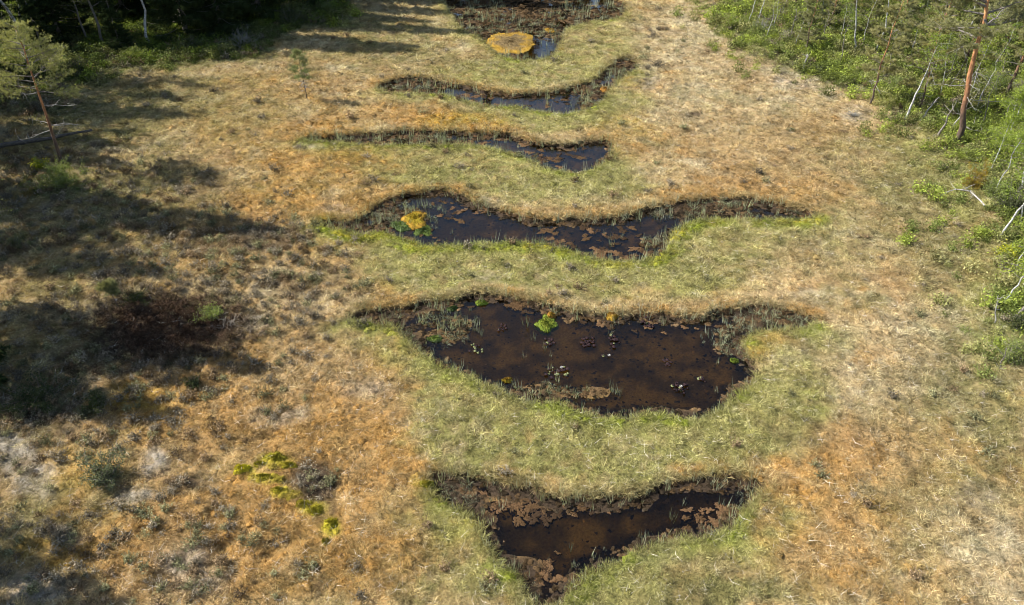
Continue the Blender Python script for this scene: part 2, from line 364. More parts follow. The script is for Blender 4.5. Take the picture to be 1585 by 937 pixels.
def bark_mat(name, stops, scale=6, zstops=None, zr=8.0, dark=(.25, .22, .2)):
    m, t, out = newmat(name)
    tc = N(t, 'ShaderNodeTexCoord'); mp = N(t, 'ShaderNodeMapping'); mp.inputs['Scale'].default_value = (1, 1, .35 if zstops else 2.2)
    t.links.new(tc.outputs['Object'], mp.inputs[0])
    n = N(t, 'ShaderNodeTexNoise'); n.inputs['Scale'].default_value = scale; n.inputs['Detail'].default_value = 5
    t.links.new(mp.outputs[0], n.inputs['Vector'])
    col = ramp(t, n.outputs['Fac'], stops)
    if zstops:
        sx = N(t, 'ShaderNodeSeparateXYZ'); t.links.new(tc.outputs['Object'], sx.inputs[0])
        dv = N(t, 'ShaderNodeMath', operation='DIVIDE'); dv.inputs[1].default_value = zr; t.links.new(sx.outputs[2], dv.inputs[0])
        col = mul(t, col, ramp(t, dv.outputs[0], zstops))
    p = N(t, 'ShaderNodeBsdfPrincipled'); p.inputs['Roughness'].default_value = .85
    t.links.new(col, p.inputs[0])
    b = N(t, 'ShaderNodeBump'); b.inputs['Strength'].default_value = .6; b.inputs['Distance'].default_value = .03
    t.links.new(n.outputs['Fac'], b.inputs['Height']); t.links.new(b.outputs[0], p.inputs['Normal'])
    t.links.new(p.outputs[0], out.inputs[0]); return m
def attr_mat(name, an='col', scale=9, rough=.9, bump=.05, lo=.6, hi=1.35, wet=False):
    m, t, out = newmat(name)
    a = N(t, 'ShaderNodeAttribute', attribute_type='GEOMETRY', attribute_name=an)
    g = N(t, 'ShaderNodeNewGeometry')
    n = N(t, 'ShaderNodeTexNoise'); n.inputs['Scale'].default_value = scale; n.inputs['Detail'].default_value = 6; n.inputs['Roughness'].default_value = .65
    t.links.new(g.outputs['Position'], n.inputs['Vector'])
    col = mul(t, a.outputs[0], ramp(t, n.outputs['Fac'], [(.3, (lo, lo, lo)), (.7, (hi, hi, hi))]))
    p = N(t, 'ShaderNodeBsdfPrincipled'); p.inputs['Roughness'].default_value = rough
    if wet:
        w = N(t, 'ShaderNodeAttribute', attribute_type='GEOMETRY', attribute_name='wet')
        mr = N(t, 'ShaderNodeMapRange'); mr.inputs['To Min'].default_value = .95; mr.inputs['To Max'].default_value = .8
        t.links.new(w.outputs['Fac'], mr.inputs[0]); t.links.new(mr.outputs[0], p.inputs['Roughness'])
    p.inputs['Specular IOR Level'].default_value = .12
    t.links.new(col, p.inputs[0])
    b = N(t, 'ShaderNodeBump'); b.inputs['Strength'].default_value = .8; b.inputs['Distance'].default_value = bump
    t.links.new(n.outputs['Fac'], b.inputs['Height']); t.links.new(b.outputs[0], p.inputs['Normal'])
    t.links.new(p.outputs[0], out.inputs[0]); return m
def water_mat():
    m, t, out = newmat('peaty_water')
    g = N(t, 'ShaderNodeNewGeometry')
    n = N(t, 'ShaderNodeTexNoise'); n.inputs['Scale'].default_value = 2.5; n.inputs['Detail'].default_value = 3
    t.links.new(g.outputs['Position'], n.inputs['Vector'])
    b = N(t, 'ShaderNodeBump'); b.inputs['Strength'].default_value = .12; b.inputs['Distance'].default_value = .02
    t.links.new(n.outputs['Fac'], b.inputs['Height'])
    fr = N(t, 'ShaderNodeFresnel'); fr.inputs[0].default_value = 1.333; t.links.new(b.outputs[0], fr.inputs[1])
    tr = N(t, 'ShaderNodeBsdfTransparent'); tr.inputs[0].default_value = (.92, .76, .46, 1)
    gl = N(t, 'ShaderNodeBsdfGlossy'); gl.inputs['Roughness'].default_value = .03; gl.inputs[0].default_value = (1, 1, 1, 1)
    t.links.new(b.outputs[0], gl.inputs['Normal'])
    mx = N(t, 'ShaderNodeMixShader'); t.links.new(fr.outputs[0], mx.inputs[0])
    t.links.new(tr.outputs[0], mx.inputs[1]); t.links.new(gl.outputs[0], mx.inputs[2]); t.links.new(mx.outputs[0], out.inputs[0])
    return m

M = dict(
 ground=attr_mat('bog_ground', wet=True, scale=11, bump=.06),
 moss=attr_mat('moss', scale=16, bump=.05, lo=.65, hi=1.3),
 sedge=cover_mat('sedge_blades', .3), heath=cover_mat('heath_twigs', .1), cushion=cover_mat('moss_cushion', .05, .7, 1.2), herb=cover_mat('herb_leaves', .35), straw=cover_mat('straw', .1),
 water=water_mat(),
 pine=leaf_mat('pine_needles', (.14,.145,.06), (.42,.40,.20), .25),
 pine_y=leaf_mat('young_pine_needles', (.15,.16,.05), (.42,.40,.17), .25),
 pine_l=leaf_mat('pale_pine_needles', (.15,.175,.07), (.43,.435,.215), .3),
 birch=leaf_mat('birch_leaves', (.12,.18,.03), (.37,.45,.10), .45),
 spruce=leaf_mat('spruce_needles', (.018,.030,.014), (.055,.075,.030), .12),
 shrub=leaf_mat('shrub_leaves', (.14,.18,.045), (.37,.41,.14), .4),
 shrub_d=leaf_mat('dark_shrub_leaves', (.03,.045,.018), (.10,.11,.05), .2),
 shrub_y=leaf_mat('yellow_green_leaves', (.22,.26,.02), (.52,.52,.06), .4),
 shrub_g=leaf_mat('grey_green_leaves', (.075,.085,.045), (.22,.22,.12), .2),
 rust=leaf_mat('rusty_needles', (.14,.10,.02), (.36,.27,.05), .2),
 greyt=leaf_mat('grey_twigs', (.17,.155,.14), (.46,.43,.40), .0),
 pbark=bark_mat('pine_bark', [(.3, (.45,.45,.45)), (.7, (1.25,1.2,1.15))], 9, [(0, (.085,.065,.052)), (.22, (.12,.075,.05)), (.46, (.36,.17,.075)), (1, (.50,.25,.11))], 8.0),
 bbark=bark_mat('birch_bark', [(.30, (.07,.06,.05)), (.47, (.33,.32,.30)), (.7, (.52,.51,.48))], 5),
 sbark=bark_mat('grey_bark', [(.3, (.07,.06,.05)), (.7, (.24,.21,.18))], 8),
 dead=bark_mat('bleached_wood', [(.3, (.17,.155,.135)), (.7, (.42,.395,.36))], 8),
 log=bark_mat('charred_log', [(.3, (.03,.026,.024)), (.6, (.10,.085,.07)), (.8, (.15,.13,.11))], 7),
)

# ------------------------------------------------------------------ ground sheet and pools
def axis(fine, start, end, grow=1.25):
    a = list(fine); s = a[1] - a[0]; L = [a[0]]
    while L[-1] > start: s *= grow; L.append(L[-1] - s)
    s = a[-1] - a[-2]; R = [a[-1]]
    while R[-1] < end: s *= grow; R.append(R[-1] + s)
    return np.array(L[::-1][:-1] + a + R[1:])
ys = [7.0]
while ys[-1] < 92: ys.append(ys[-1] + .085 + .0030 * max(ys[-1] - 10, 0))
xs = list(np.arange(-24, 24.01, .13))
xr = []; v = 24.0; s_ = .13
while v < 62: s_ *= 1.012; v += s_; xr.append(v)
xs = [-a for a in xr[::-1]] + xs + xr
AX = axis(xs, -900, 900, 1.3); AY = axis(ys, -600, 1200, 1.3)
gx, gy = np.meshgrid(AX, AY); gx = gx.ravel(); gy = gy.ravel()
fg = field(gx, gy)
nx, ny = len(AX), len(AY)
ii = (np.arange(ny - 1)[:, None] * nx + np.arange(nx - 1)[None]).ravel()
gq = np.stack([ii, ii + 1, ii + nx + 1, ii + nx], 1)
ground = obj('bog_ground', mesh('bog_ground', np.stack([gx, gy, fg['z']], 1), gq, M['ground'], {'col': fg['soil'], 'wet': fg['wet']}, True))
tag(ground, 'bog ground of peat, moss and litter with sunken pools', kind='structure')

from mathutils.geometry import tessellate_polygon
POOL_LABEL = {'A': 'nearest triangular brown pool at the bottom of the bog', 'B': 'largest dark peat pool with lily clusters', 'C': 'long pool with yellow mound and floating peat', 'D': 'narrow wavy pool with blue reflections', 'E': 'thin crescent pool below the round islet', 'F': 'farthest dark pool around the round golden islet'}
for k, P in POOLS.items():
    c = P.mean(0)
    # widen a little: the banks hide the rim of the sheet
    T = np.roll(P, -1, 0) - np.roll(P, 1, 0); nrm = np.stack([T[:, 1], -T[:, 0]], 1); nrm /= np.linalg.norm(nrm, axis=1)[:, None] + 1e-9
    area = np.sum(P[:, 0] * np.roll(P[:, 1], -1) - P[:, 1] * np.roll(P[:, 0], -1))
    Q = P + nrm * (.34 if area > 0 else -.34)
    V3 = [Vector((a, b, 0)) for a, b in Q]
    tri = tessellate_polygon([V3])
    w = obj('pool_water', mesh('pool_water', np.array([(a, b, WATER_Z) for a, b in Q]), np.array(tri), M['water']))
    # upward normals
    if w.data.polygons[0].normal.z < 0: w.data.flip_normals()
    tag(w, POOL_LABEL[k], kind='structure')

# ------------------------------------------------------------------ scattered plants (uncountable cover)
def in_view(n_jit=1.0, base=.15, k=.0026, ymin=8.5, ymax=90, seed=1):
    rng = np.random.default_rng(seed); X = []; Y = []; Sp = []
    y = ymin
    while y < ymax:
        s = base + k * max(y - 10, 0)
        hw = .70 * (y * CP + CAM_H * SP) * 1.0 + 3.5
        x = np.arange(-hw, hw, s); m = len(x)
        X.append(x + rng.uniform(-.5, .5, m) * s); Y.append(np.full(m, y) + rng.uniform(-.5, .5, m) * s); Sp.append(np.full(m, s))
        y += s
    return np.concatenate(X), np.concatenate(Y), np.concatenate(Sp), rng
def tuft_mesh(name, n, L, R, w, lean, seed, mat):
    rng = np.random.default_rng(seed); b = MB()
    a = rng.uniform(0, 2 * math.pi, n); r = R * np.sqrt(rng.random(n))
    P0 = np.stack([r * np.cos(a), r * np.sin(a), np.full(n, -.02)], 1)
    a2 = a + rng.normal(0, .7, n); ln = L * rng.uniform(.55, 1.2, n); le = np.clip(rng.normal(lean, .3, n), .1, 1.45)
    D = np.stack([np.cos(a2) * np.sin(le), np.sin(a2) * np.sin(le), np.cos(le)], 1)
    le2 = np.clip(le + rng.uniform(.2, .9, n), 0, 1.75)
    D2 = np.stack([np.cos(a2) * np.sin(le2), np.sin(a2) * np.sin(le2), np.cos(le2)], 1)
    P1 = P0 + D * ln[:, None] * .5; P2 = P1 + D2 * ln[:, None] * .5
    U = np.cross(D, rng.normal(size=(n, 3))); U /= np.linalg.norm(U, axis=1)[:, None]
    w_ = w * rng.uniform(.6, 1.3, n)[:, None]
    V = np.stack([P0 - U * w_, P0 + U * w_, P1 - U * w_ * .8, P1 + U * w_ * .8, P2], 1).reshape(-1, 3)
    i = np.arange(n)[:, None] * 5
    F = np.concatenate([i + [0, 1, 3], i + [0, 3, 2], i + [2, 3, 4]])
    v = rng.random(n)
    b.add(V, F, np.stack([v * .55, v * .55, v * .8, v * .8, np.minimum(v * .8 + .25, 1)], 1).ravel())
    return b.me(name, mat)
def heath_mesh(name, seed, mat):
    rng = np.random.default_rng(seed); b = MB(); n = 34
    a = rng.uniform(0, 6.283, n); le = rng.uniform(.1, 1.0, n); L = rng.uniform(.12, .3, n)
    D = np.stack([np.cos(a) * np.sin(le), np.sin(a) * np.sin(le), np.cos(le)], 1)
    P = D * .02; P[:, :2] += rng.normal(0, .06, (n, 2))
    b.blades(P, D + rng.normal(0, .1, (n, 3)), L, .006, rng, rng.random(n) * .4)
    t = rng.uniform(.3, 1, (n, 7)); Q = (P[:, None] + D[:, None] * (L[:, None] * t)[..., None]).reshape(-1, 3)
    b.leaves(Q + rng.normal(0, .012, Q.shape), .022, .012, rng, None, .2)
    return b.me(name, mat)
def cushion_mesh(name, seed, mat):
    rng = np.random.default_rng(seed); b = MB(); nr, na = 6, 14
    th = np.linspace(0, 2 * math.pi, na, endpoint=False); V = [(0, 0, .07)]
    for i in range(1, nr):
        u = i / (nr - 1)
        for a in th:
            r = .13 * u * (1 + .25 * math.sin(3 * a + seed) * u + rng.normal(0, .06)); V.append((r * math.cos(a), r * math.sin(a), .075 * (1 - u ** 2.2) + rng.normal(0, .007) - .02 * u))
    F = [(0, 1 + j, 1 + (j + 1) % na) for j in range(na)]
    for i in range(nr - 2):
        for j in range(na):
            p, q = 1 + i * na + j, 1 + i * na + (j + 1) % na
            F += [(p, p + na, q + na), (p, q + na, q)]
    b.add(V, F, rng.random(len(V)))
    P = np.array(V)[rng.integers(0, len(V), 60)] + rng.normal(0, .012, (60, 3))
    b.blades(P, rng.normal(0, .5, (60, 3)) + [0, 0, 1], .035, .012, rng)
    return b.me(name, mat, True)
def herb_mesh(name, seed, mat):
    rng = np.random.default_rng(seed); b = MB(); n = 100
    P = np.stack([rng.normal(0, .13, n), rng.normal(0, .13, n), rng.uniform(.02, .34, n)], 1)
    b.leaves(P, .038, .02, rng, None, .5)
    m = 26; a = rng.uniform(0, 6.28, m); D = np.stack([np.cos(a) * .5, np.sin(a) * .5, np.ones(m)], 1)
    b.blades(rng.normal(0, .08, (m, 3)) * [1, 1, 0], D, .38, .008, rng)
    return b.me(name, mat)
def straw_mesh(name, seed, mat):
    rng = np.random.default_rng(seed); b = MB(); n = 3
    a = rng.uniform(0, 6.28, n); D = np.stack([np.cos(a), np.sin(a), rng.uniform(.05, .7, n)], 1)
    b.blades(rng.normal(0, .06, (n, 3)) * [1, 1, .3] + [0, 0, .08], D, rng.uniform(.14, .38, n), .0042, rng, rng.uniform(.3, 1, n))
    return b.me(name, mat)
def reed_mesh(name, seed, mat):
    rng = np.random.default_rng(seed); b = MB(); n = 7
    a = rng.uniform(0, 6.28, n); D = np.stack([np.cos(a) * .16, np.sin(a) * .16, np.ones(n)], 1)
    b.blades(rng.normal(0, .06, (n, 3)) * [1, 1, 0], D, rng.uniform(.25, .6, n), .008, rng)
    return b.me(name, mat)

def scatter(name, label, meshes, P, col, rot, scl, idx, cat=None):
    """one stuff object: points with a mesh of plant on each"""
    coll = bpy.data.collections.new(name + '_kinds')
    for i, me in enumerate(meshes):
        coll.objects.link(bpy.data.objects.new('%s_%02d' % (name, i), me))
    me = bpy.data.meshes.new(name); me.vertices.add(len(P)); me.vertices.foreach_set('co', np.asarray(P, np.float32).ravel())
    a = me.attributes.new('col', 'FLOAT_COLOR', 'POINT'); a.data.foreach_set('color', np.concatenate([col, np.ones((len(P), 1))], 1).astype(np.float32).ravel())
    a = me.attributes.new('rot', 'FLOAT_VECTOR', 'POINT'); a.data.foreach_set('vector', np.asarray(rot, np.float32).ravel())
    a = me.attributes.new('scl', 'FLOAT_VECTOR', 'POINT'); a.data.foreach_set('vector', np.asarray(scl, np.float32).ravel())
    a = me.attributes.new('idx', 'INT', 'POINT'); a.data.foreach_set('value', np.asarray(idx, np.int32))
    o = obj(name, me); tag(o, label, kind='stuff')
    ng = bpy.data.node_groups.new(name, 'GeometryNodeTree')
    ng.interface.new_socket('Geometry', in_out='INPUT', socket_type='NodeSocketGeometry')
    ng.interface.new_socket('Geometry', in_out='OUTPUT', socket_type='NodeSocketGeometry')
    gi = ng.nodes.new('NodeGroupInput'); go = ng.nodes.new('NodeGroupOutput')
    ip = ng.nodes.new('GeometryNodeInstanceOnPoints'); ci = ng.nodes.new('GeometryNodeCollectionInfo')
    ci.inputs['Collection'].default_value = coll; ci.inputs['Separate Children'].default_value = True; ci.inputs['Reset Children'].default_value = True
    def na(nm, ty):
        n = ng.nodes.new('GeometryNodeInputNamedAttribute'); n.data_type = ty; n.inputs[0].default_value = nm; return n.outputs[0]
    e2r = ng.nodes.new('FunctionNodeEulerToRotation')
    L = ng.links.new
    L(gi.outputs[0], ip.inputs['Points']); L(ci.outputs[0], ip.inputs['Instance']); ip.inputs['Pick Instance'].default_value = True
    L(na('idx', 'INT'), ip.inputs['Instance Index']); L(na('rot', 'FLOAT_VECTOR'), e2r.inputs[0]); L(e2r.outputs[0], ip.inputs['Rotation'])
    L(na('scl', 'FLOAT_VECTOR'), ip.inputs['Scale']); L(ip.outputs[0], go.inputs[0])
    md = o.modifiers.new('plants', 'NODES'); md.node_group = ng
    return o
def rots(n, rng, tilt=.15):
    r = rng.normal(0, tilt, (n, 3)); r[:, 2] = rng.uniform(0, 6.283, n); return r

# sedge and grass
X, Y, SPC, rng = in_view(base=.128, k=.0027, seed=5)
F = field(X, Y); n = len(X)
keep = (F['sdn'] > -.02) & (rng.random(n) < .97)
mossy = np.clip((F['soil'][:, 0] - .33) / .08, 0, 1)                 # moss carpets carry thinner grass
keep &= rng.random(n) > mossy * .45
darkg = F['soil'].max(1) < .10
keep &= ~(darkg & (rng.random(n) < .65))
keep &= ~((F['soil'][:, 1] > .19) & (F['soil'][:, 2] < .045) & (F['soil'][:, 0] > .23) & (F['soil'][:, 0] < F['soil'][:, 1] * 1.35) & (rng.random(n) < .75))
X, Y, SPC = X[keep], Y[keep], SPC[keep]; F = {k: v[keep] for k, v in F.items()}; n = len(X)
col = F['tuft'].copy()
r1 = rng.random(n); pale = np.array(PAL['pale'][0]); brn = np.array(PAL['brown'][0])
cl = fbm(X, Y, .42, 3, 131)[:, None]
col *= .62 + .76 * sst(.2, .8, cl)
u = rng.random(n)[:, None]
col = np.where(r1[:, None] < .20, col * (1 - .6 * u) + pale * .6 * u, col)
col = np.where(r1[:, None] > .88, col * (1 - .6 * u) + brn * .5 * u, col)
col *= rng.choice([.42, .80, 1.0, 1.16, 1.42], n, p=[.12, .25, .3, .23, .10])[:, None]
k_ = SPC / .15 * 1.05
hgt = rng.uniform(.6, 1.25, n) * (.72 + .6 * fbm(X, Y, 1.2, 2, 141))
track = line_d(X, Y, [(800,446),(900,447),(1060,449),(1180,456),(1330,451),(1480,452)])
hgt *= np.where(track < .16, .35, 1)
hgt *= 1 - .35 * np.clip((F['soil'][:, 0] - .33) / .08, 0, 1)
scl = np.stack([k_ * hgt, k_ * hgt, k_ ** .45 * hgt], 1)
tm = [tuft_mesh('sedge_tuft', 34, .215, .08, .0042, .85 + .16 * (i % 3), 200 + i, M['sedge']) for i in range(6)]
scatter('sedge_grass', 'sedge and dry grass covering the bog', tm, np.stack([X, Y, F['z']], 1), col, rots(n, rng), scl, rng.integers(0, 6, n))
print('sedge', n)

# moss cushions on the carpets and hummocks
X, Y, SPC, rng = in_view(base=.19, k=.0035, seed=15)
F = field(X, Y); n = len(X)
yl = (F['soil'][:, 1] > .18) & (F['soil'][:, 2] < .05) & (F['soil'][:, 0] < F['soil'][:, 1] * 1.4)
pm = np.maximum(np.clip((F['soil'][:, 0] - .24) / .12, .05, 1), yl * 1.6) * (F['sdn'] > .03)
keep = rng.random(n) < pm * .5
X, Y, SPC = X[keep], Y[keep], SPC[keep]; F = {k: v[keep] for k, v in F.items()}; n = len(X)
col = F['soil'] * rng.uniform(.75, 1.3, n)[:, None]
sc = (SPC / .19 * rng.uniform(.6, 1.4, n))[:, None]
scatter('moss_cushions', 'orange and grey moss cushions among the sedge', [cushion_mesh('cushion', i, M['cushion']) for i in range(3)], np.stack([X, Y, F['z'] - .01], 1), col, rots(n, rng, .1), np.concatenate([sc, sc, sc * .6], 1), rng.integers(0, 3, n))

# dwarf shrubs
X, Y, SPC, rng = in_view(base=.24, k=.0035, seed=25)
F = field(X, Y); n = len(X)
hz = sum(blob(X, Y, b) for b in ((230,520,240,150),(60,300,260,110),(200,850,300,110),(420,420,160,90),(60,640,120,90),(350,370,160,40))) * .30 + .6 * blob(X, Y, (265,505,130,60))
hz = hz + .005 + .035 * sst(.55, .7, fbm(X, Y, 3.5, 3, 151)) + (F['soil'].max(1) < .10) * .5
keep = (rng.random(n) < hz) & (F['sdn'] > .05)
X, Y, SPC = X[keep], Y[keep], SPC[keep]; F = {k: v[keep] for k, v in F.items()}; n = len(X)
base = np.where((rng.random(n) < .45)[:, None], np.array((.25,.21,.15)), np.where((rng.random(n) < .5)[:, None], np.array((.24,.17,.10)), np.array((.22,.21,.11))))
col = base * rng.uniform(.6, 1.4, n)[:, None]
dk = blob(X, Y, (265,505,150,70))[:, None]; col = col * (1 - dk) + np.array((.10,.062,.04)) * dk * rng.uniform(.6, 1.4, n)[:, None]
sc = (SPC / .24 * rng.uniform(.6, 1.35, n))[:, None]
scatter('dwarf_shrubs', 'grey brown heath twigs on the hummocks', [heath_mesh('heath', 300 + i, M['heath']) for i in range(4)], np.stack([X, Y, F['z']], 1), col, rots(n, rng), np.concatenate([sc, sc, sc * .85], 1), rng.integers(0, 4, n))

# leafy undergrowth at the forest edges
X, Y, SPC, rng = in_view(base=.26, k=.0030, seed=35)
F = field(X, Y); n = len(X)
fr = polysd(X, Y, FR); fl = polysd(X, Y, FL)
wn = (fbm(X, Y, 2.2, 3, 161) - .5) * 4
pr = (1 - sst(-1, 1.6, fr + wn)) * .48 + (1 - sst(-1.5, 1.5, fl + wn)) * .7
grn = np.clip((F['tuft'][:, 1] - F['tuft'][:, 0]) / .05, 0, 1)
pr = np.maximum(pr, .5 * grn * (np.minimum(fr, fl) < 6)); pr = np.maximum(pr, .07 * (fr + wn * 1.5 < 3.5))
keep = (rng.random(n) < pr) & (F['sdn'] > .2)
X, Y, SPC = X[keep], Y[keep], SPC[keep]; F = {k: v[keep] for k, v in F.items()}; n = len(X)
pal = np.array([(.15,.185,.05), (.28,.335,.065), (.18,.21,.065), (.29,.29,.11), (.33,.31,.14)])
ci = (fbm(X, Y, 1.8, 3, 171) * 6 + rng.random(n) * 1.6 - 1.5).astype(int).clip(0, 4)
col = pal[ci] * rng.uniform(.65, 1.25, n)[:, None]
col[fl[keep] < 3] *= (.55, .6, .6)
sc = (SPC / .26 * rng.uniform(.6, 1.6, n))[:, None]
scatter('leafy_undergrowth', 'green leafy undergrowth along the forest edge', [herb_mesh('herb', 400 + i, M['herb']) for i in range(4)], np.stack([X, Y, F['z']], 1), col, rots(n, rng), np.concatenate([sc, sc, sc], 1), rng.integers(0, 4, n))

# bleached fallen straws
X, Y, SPC, rng = in_view(base=.25, k=.010, seed=45, ymax=60)
F = field(X, Y); n = len(X)
keep = (F['sdn'] > .05) & (rng.random(n) < .35 + .5 * np.clip((F['soil'][:, 0] - .3) / .1, 0, 1))
X, Y, SPC = X[keep], Y[keep], SPC[keep]; F = {k: v[keep] for k, v in F.items()}; n = len(X)
col = np.array((.62, .56, .47)) * rng.uniform(.6, 1.15, n)[:, None]
scatter('fallen_straw', 'bleached straws lying on the moss', [straw_mesh('straw', 500 + i, M['straw']) for i in range(4)], np.stack([X, Y, F['z'] + .03], 1), col, rots(n, rng, .1), np.repeat(rng.uniform(.6, 1.2, n)[:, None], 3, 1), rng.integers(0, 4, n))

# sparse sedge standing in the pools and on their muddy shelves
X, Y, SPC, rng = in_view(base=.17, k=.0035, seed=55)
F = field(X, Y); n = len(X)
inp = (F['sdn'] < .05) & (F['sd'] > -6)
pr = np.where(inp, np.maximum(F['shelf'] * .8 * sst(.34, .56, fbm(X, Y, .9, 3, 181)), .42 * (1 - sst(.1, .7, -F['sdn']))) + .012, 0)
keep = rng.random(n) < pr * np.where(Y > 62, .45, 1)
X, Y, SPC = X[keep], Y[keep], SPC[keep]; F = {k: v[keep] for k, v in F.items()}; n = len(X)
c = fbm(X, Y, 1.1, 2, 191)[:, None]
col = (np.array((.25,.25,.19)) * (1 - c) + np.array((.28,.30,.17)) * c) * rng.uniform(.6, 1.4, n)[:, None]
tus = rng.random(n) < F['shelf'] * .7
idx = np.where(tus, rng.integers(0, 3, n), rng.integers(3, 6, n))
sc = (SPC / .17 * rng.uniform(.5, 1.1, n))[:, None]
pm_ = [tuft_mesh('pool_tuft', 26, .22, .07, .006, .7, 600 + i, M['sedge']) for i in range(3)] + [reed_mesh('reed', 610 + i, M['sedge']) for i in range(3)]
scatter('pool_sedge', 'sparse grey green sedge standing in the pools', pm_, np.stack([X, Y, np.maximum(F['z'], WATER_Z - .08)], 1), col, rots(n, rng, .1), np.concatenate([sc, sc, sc], 1), idx)
# dark litter, mud clods and peat crumbs along the pool margins
X, Y, SPC, rng = in_view(base=.11, k=.0030, seed=75)
sdq = pool_sd(X, Y); m0 = sdq < .1; X, Y, SPC = X[m0], Y[m0], SPC[m0]
F = field(X, Y); n = len(X)
pr = np.where(F['sdn'] < .06, np.maximum(F['shelf'] * .9, .9 * (1 - sst(.15, .9, -F['sdn'] + (fbm(X, Y, .8, 3, 185) - .5) * .9))), 0) + (.12 + .62 * sst(.42, .58, fbm(X, Y, .9, 4, 187))) * (F['sdn'] < 0)
keep = rng.random(n) < pr
X, Y, SPC = X[keep], Y[keep], SPC[keep]; F = {k: v[keep] for k, v in F.items()}; n = len(X)
c = sst(.35, .65, fbm(X, Y, .5, 2, 189))[:, None]; dp = F['deep'][:, None]
lt = sst(.3, .7, rng.random(n))[:, None]
col = (1 + dp * (.2 + 2.2 * lt)) * (np.array((.032,.024,.016)) * (1 - c) + np.array((.085,.054,.028)) * c) * rng.uniform(.5, 1.5, n)[:, None]
sc = (SPC / .11 * rng.uniform(.3, 1.0, n) * (1 - .5 * F['deep']))[:, None]
lit = [cushion_mesh('clod', 30 + i, M['cushion']) for i in range(3)] + [tuft_mesh('rotten_tuft', 22, .16, .06, .006, 1.05, 630 + i, M['sedge']) for i in range(2)]
scatter('peat_litter', 'dark peat crumbs and rotten sedge along the pool margins', lit, np.stack([X, Y, np.where((F['deep'] < .25) & (rng.random(n) < .6), np.maximum(F['z'] - .01, WATER_Z - .016), F['z'] - .01)], 1), col, rots(n, rng, .2), np.concatenate([sc, sc, sc * .45], 1), rng.integers(0, 5, n))
# fringe of long straws hanging over the banks
X, Y, SPC, rng = in_view(base=.13, k=.0022, seed=65)
sdq = pool_sd(X, Y); m0 = np.abs(sdq) < .7; X, Y, SPC = X[m0], Y[m0], SPC[m0]
F = field(X, Y); n = len(X)
keep = (F['sdn'] > -.06) & (F['sdn'] < .25) & (rng.random(n) < .8)
X, Y, SPC = X[keep], Y[keep], SPC[keep]; F = {k: v[keep] for k, v in F.items()}; n = len(X)
w = (np.clip(F['side'] * .5 + .5, 0, 1))[:, None]
col = ((np.array((.30,.31,.11)) * (1 - w) + np.array((.46,.37,.20)) * w) * .6 + field(X, Y + np.where(F['side'] > 0, .5, -.5))['tuft'] * .4) * rng.uniform(.6, 1.25, n)[:, None]
sc = (SPC / .13 * rng.uniform(.7, 1.15, n))[:, None]
scatter('bank_fringe', 'long grass fringe overhanging the pool banks', [tuft_mesh('fringe', 26, .33, .07, .005, .65, 620 + i, M['sedge']) for i in range(3)], np.stack([X, Y, np.maximum(F['z'], -.05)], 1), col, rots(n, rng, .12), np.concatenate([sc, sc, sc ** .6], 1), rng.integers(0, 3, n))

# ------------------------------------------------------------------ tree builders
def thing(name, label, cat, loc, rz=0, group=None):
    o = bpy.data.objects.new(name, None); o.empty_display_size = .3; COL.objects.link(o)
    o.location = loc; o.rotation_euler = (0, 0, rz); return tag(o, label, cat, group)
def wob(n, H, lean, amp, rng):
    t = np.linspace(0, 1, n); w = np.cumsum(rng.normal(0, amp, (n, 2)), 0) * H / n; w -= w[0]
    return np.stack([lean[0] * t + w[:, 0], lean[1] * t + w[:, 1], t * H - .15 * (t == 0)], 1)
def at_h(P, z):
    return np.array([np.interp(z, P[:, 2], P[:, i]) for i in range(3)])
def needles(b, C, D, rng, n=30, L=.14, w=.0085, spread=.75):
    P = np.repeat(C, n, 0) + rng.normal(0, .03, (len(C) * n, 3)); DD = np.repeat(D, n, 0) * .9 + rng.normal(0, spread, (len(C) * n, 3))
    va = np.clip(np.repeat(rng.random(len(C)), n) * .6 + rng.random(len(C) * n) * .4, 0, 1)
    b.blades(P, DD, L * rng.uniform(.7, 1.3, len(P)), w, rng, va)
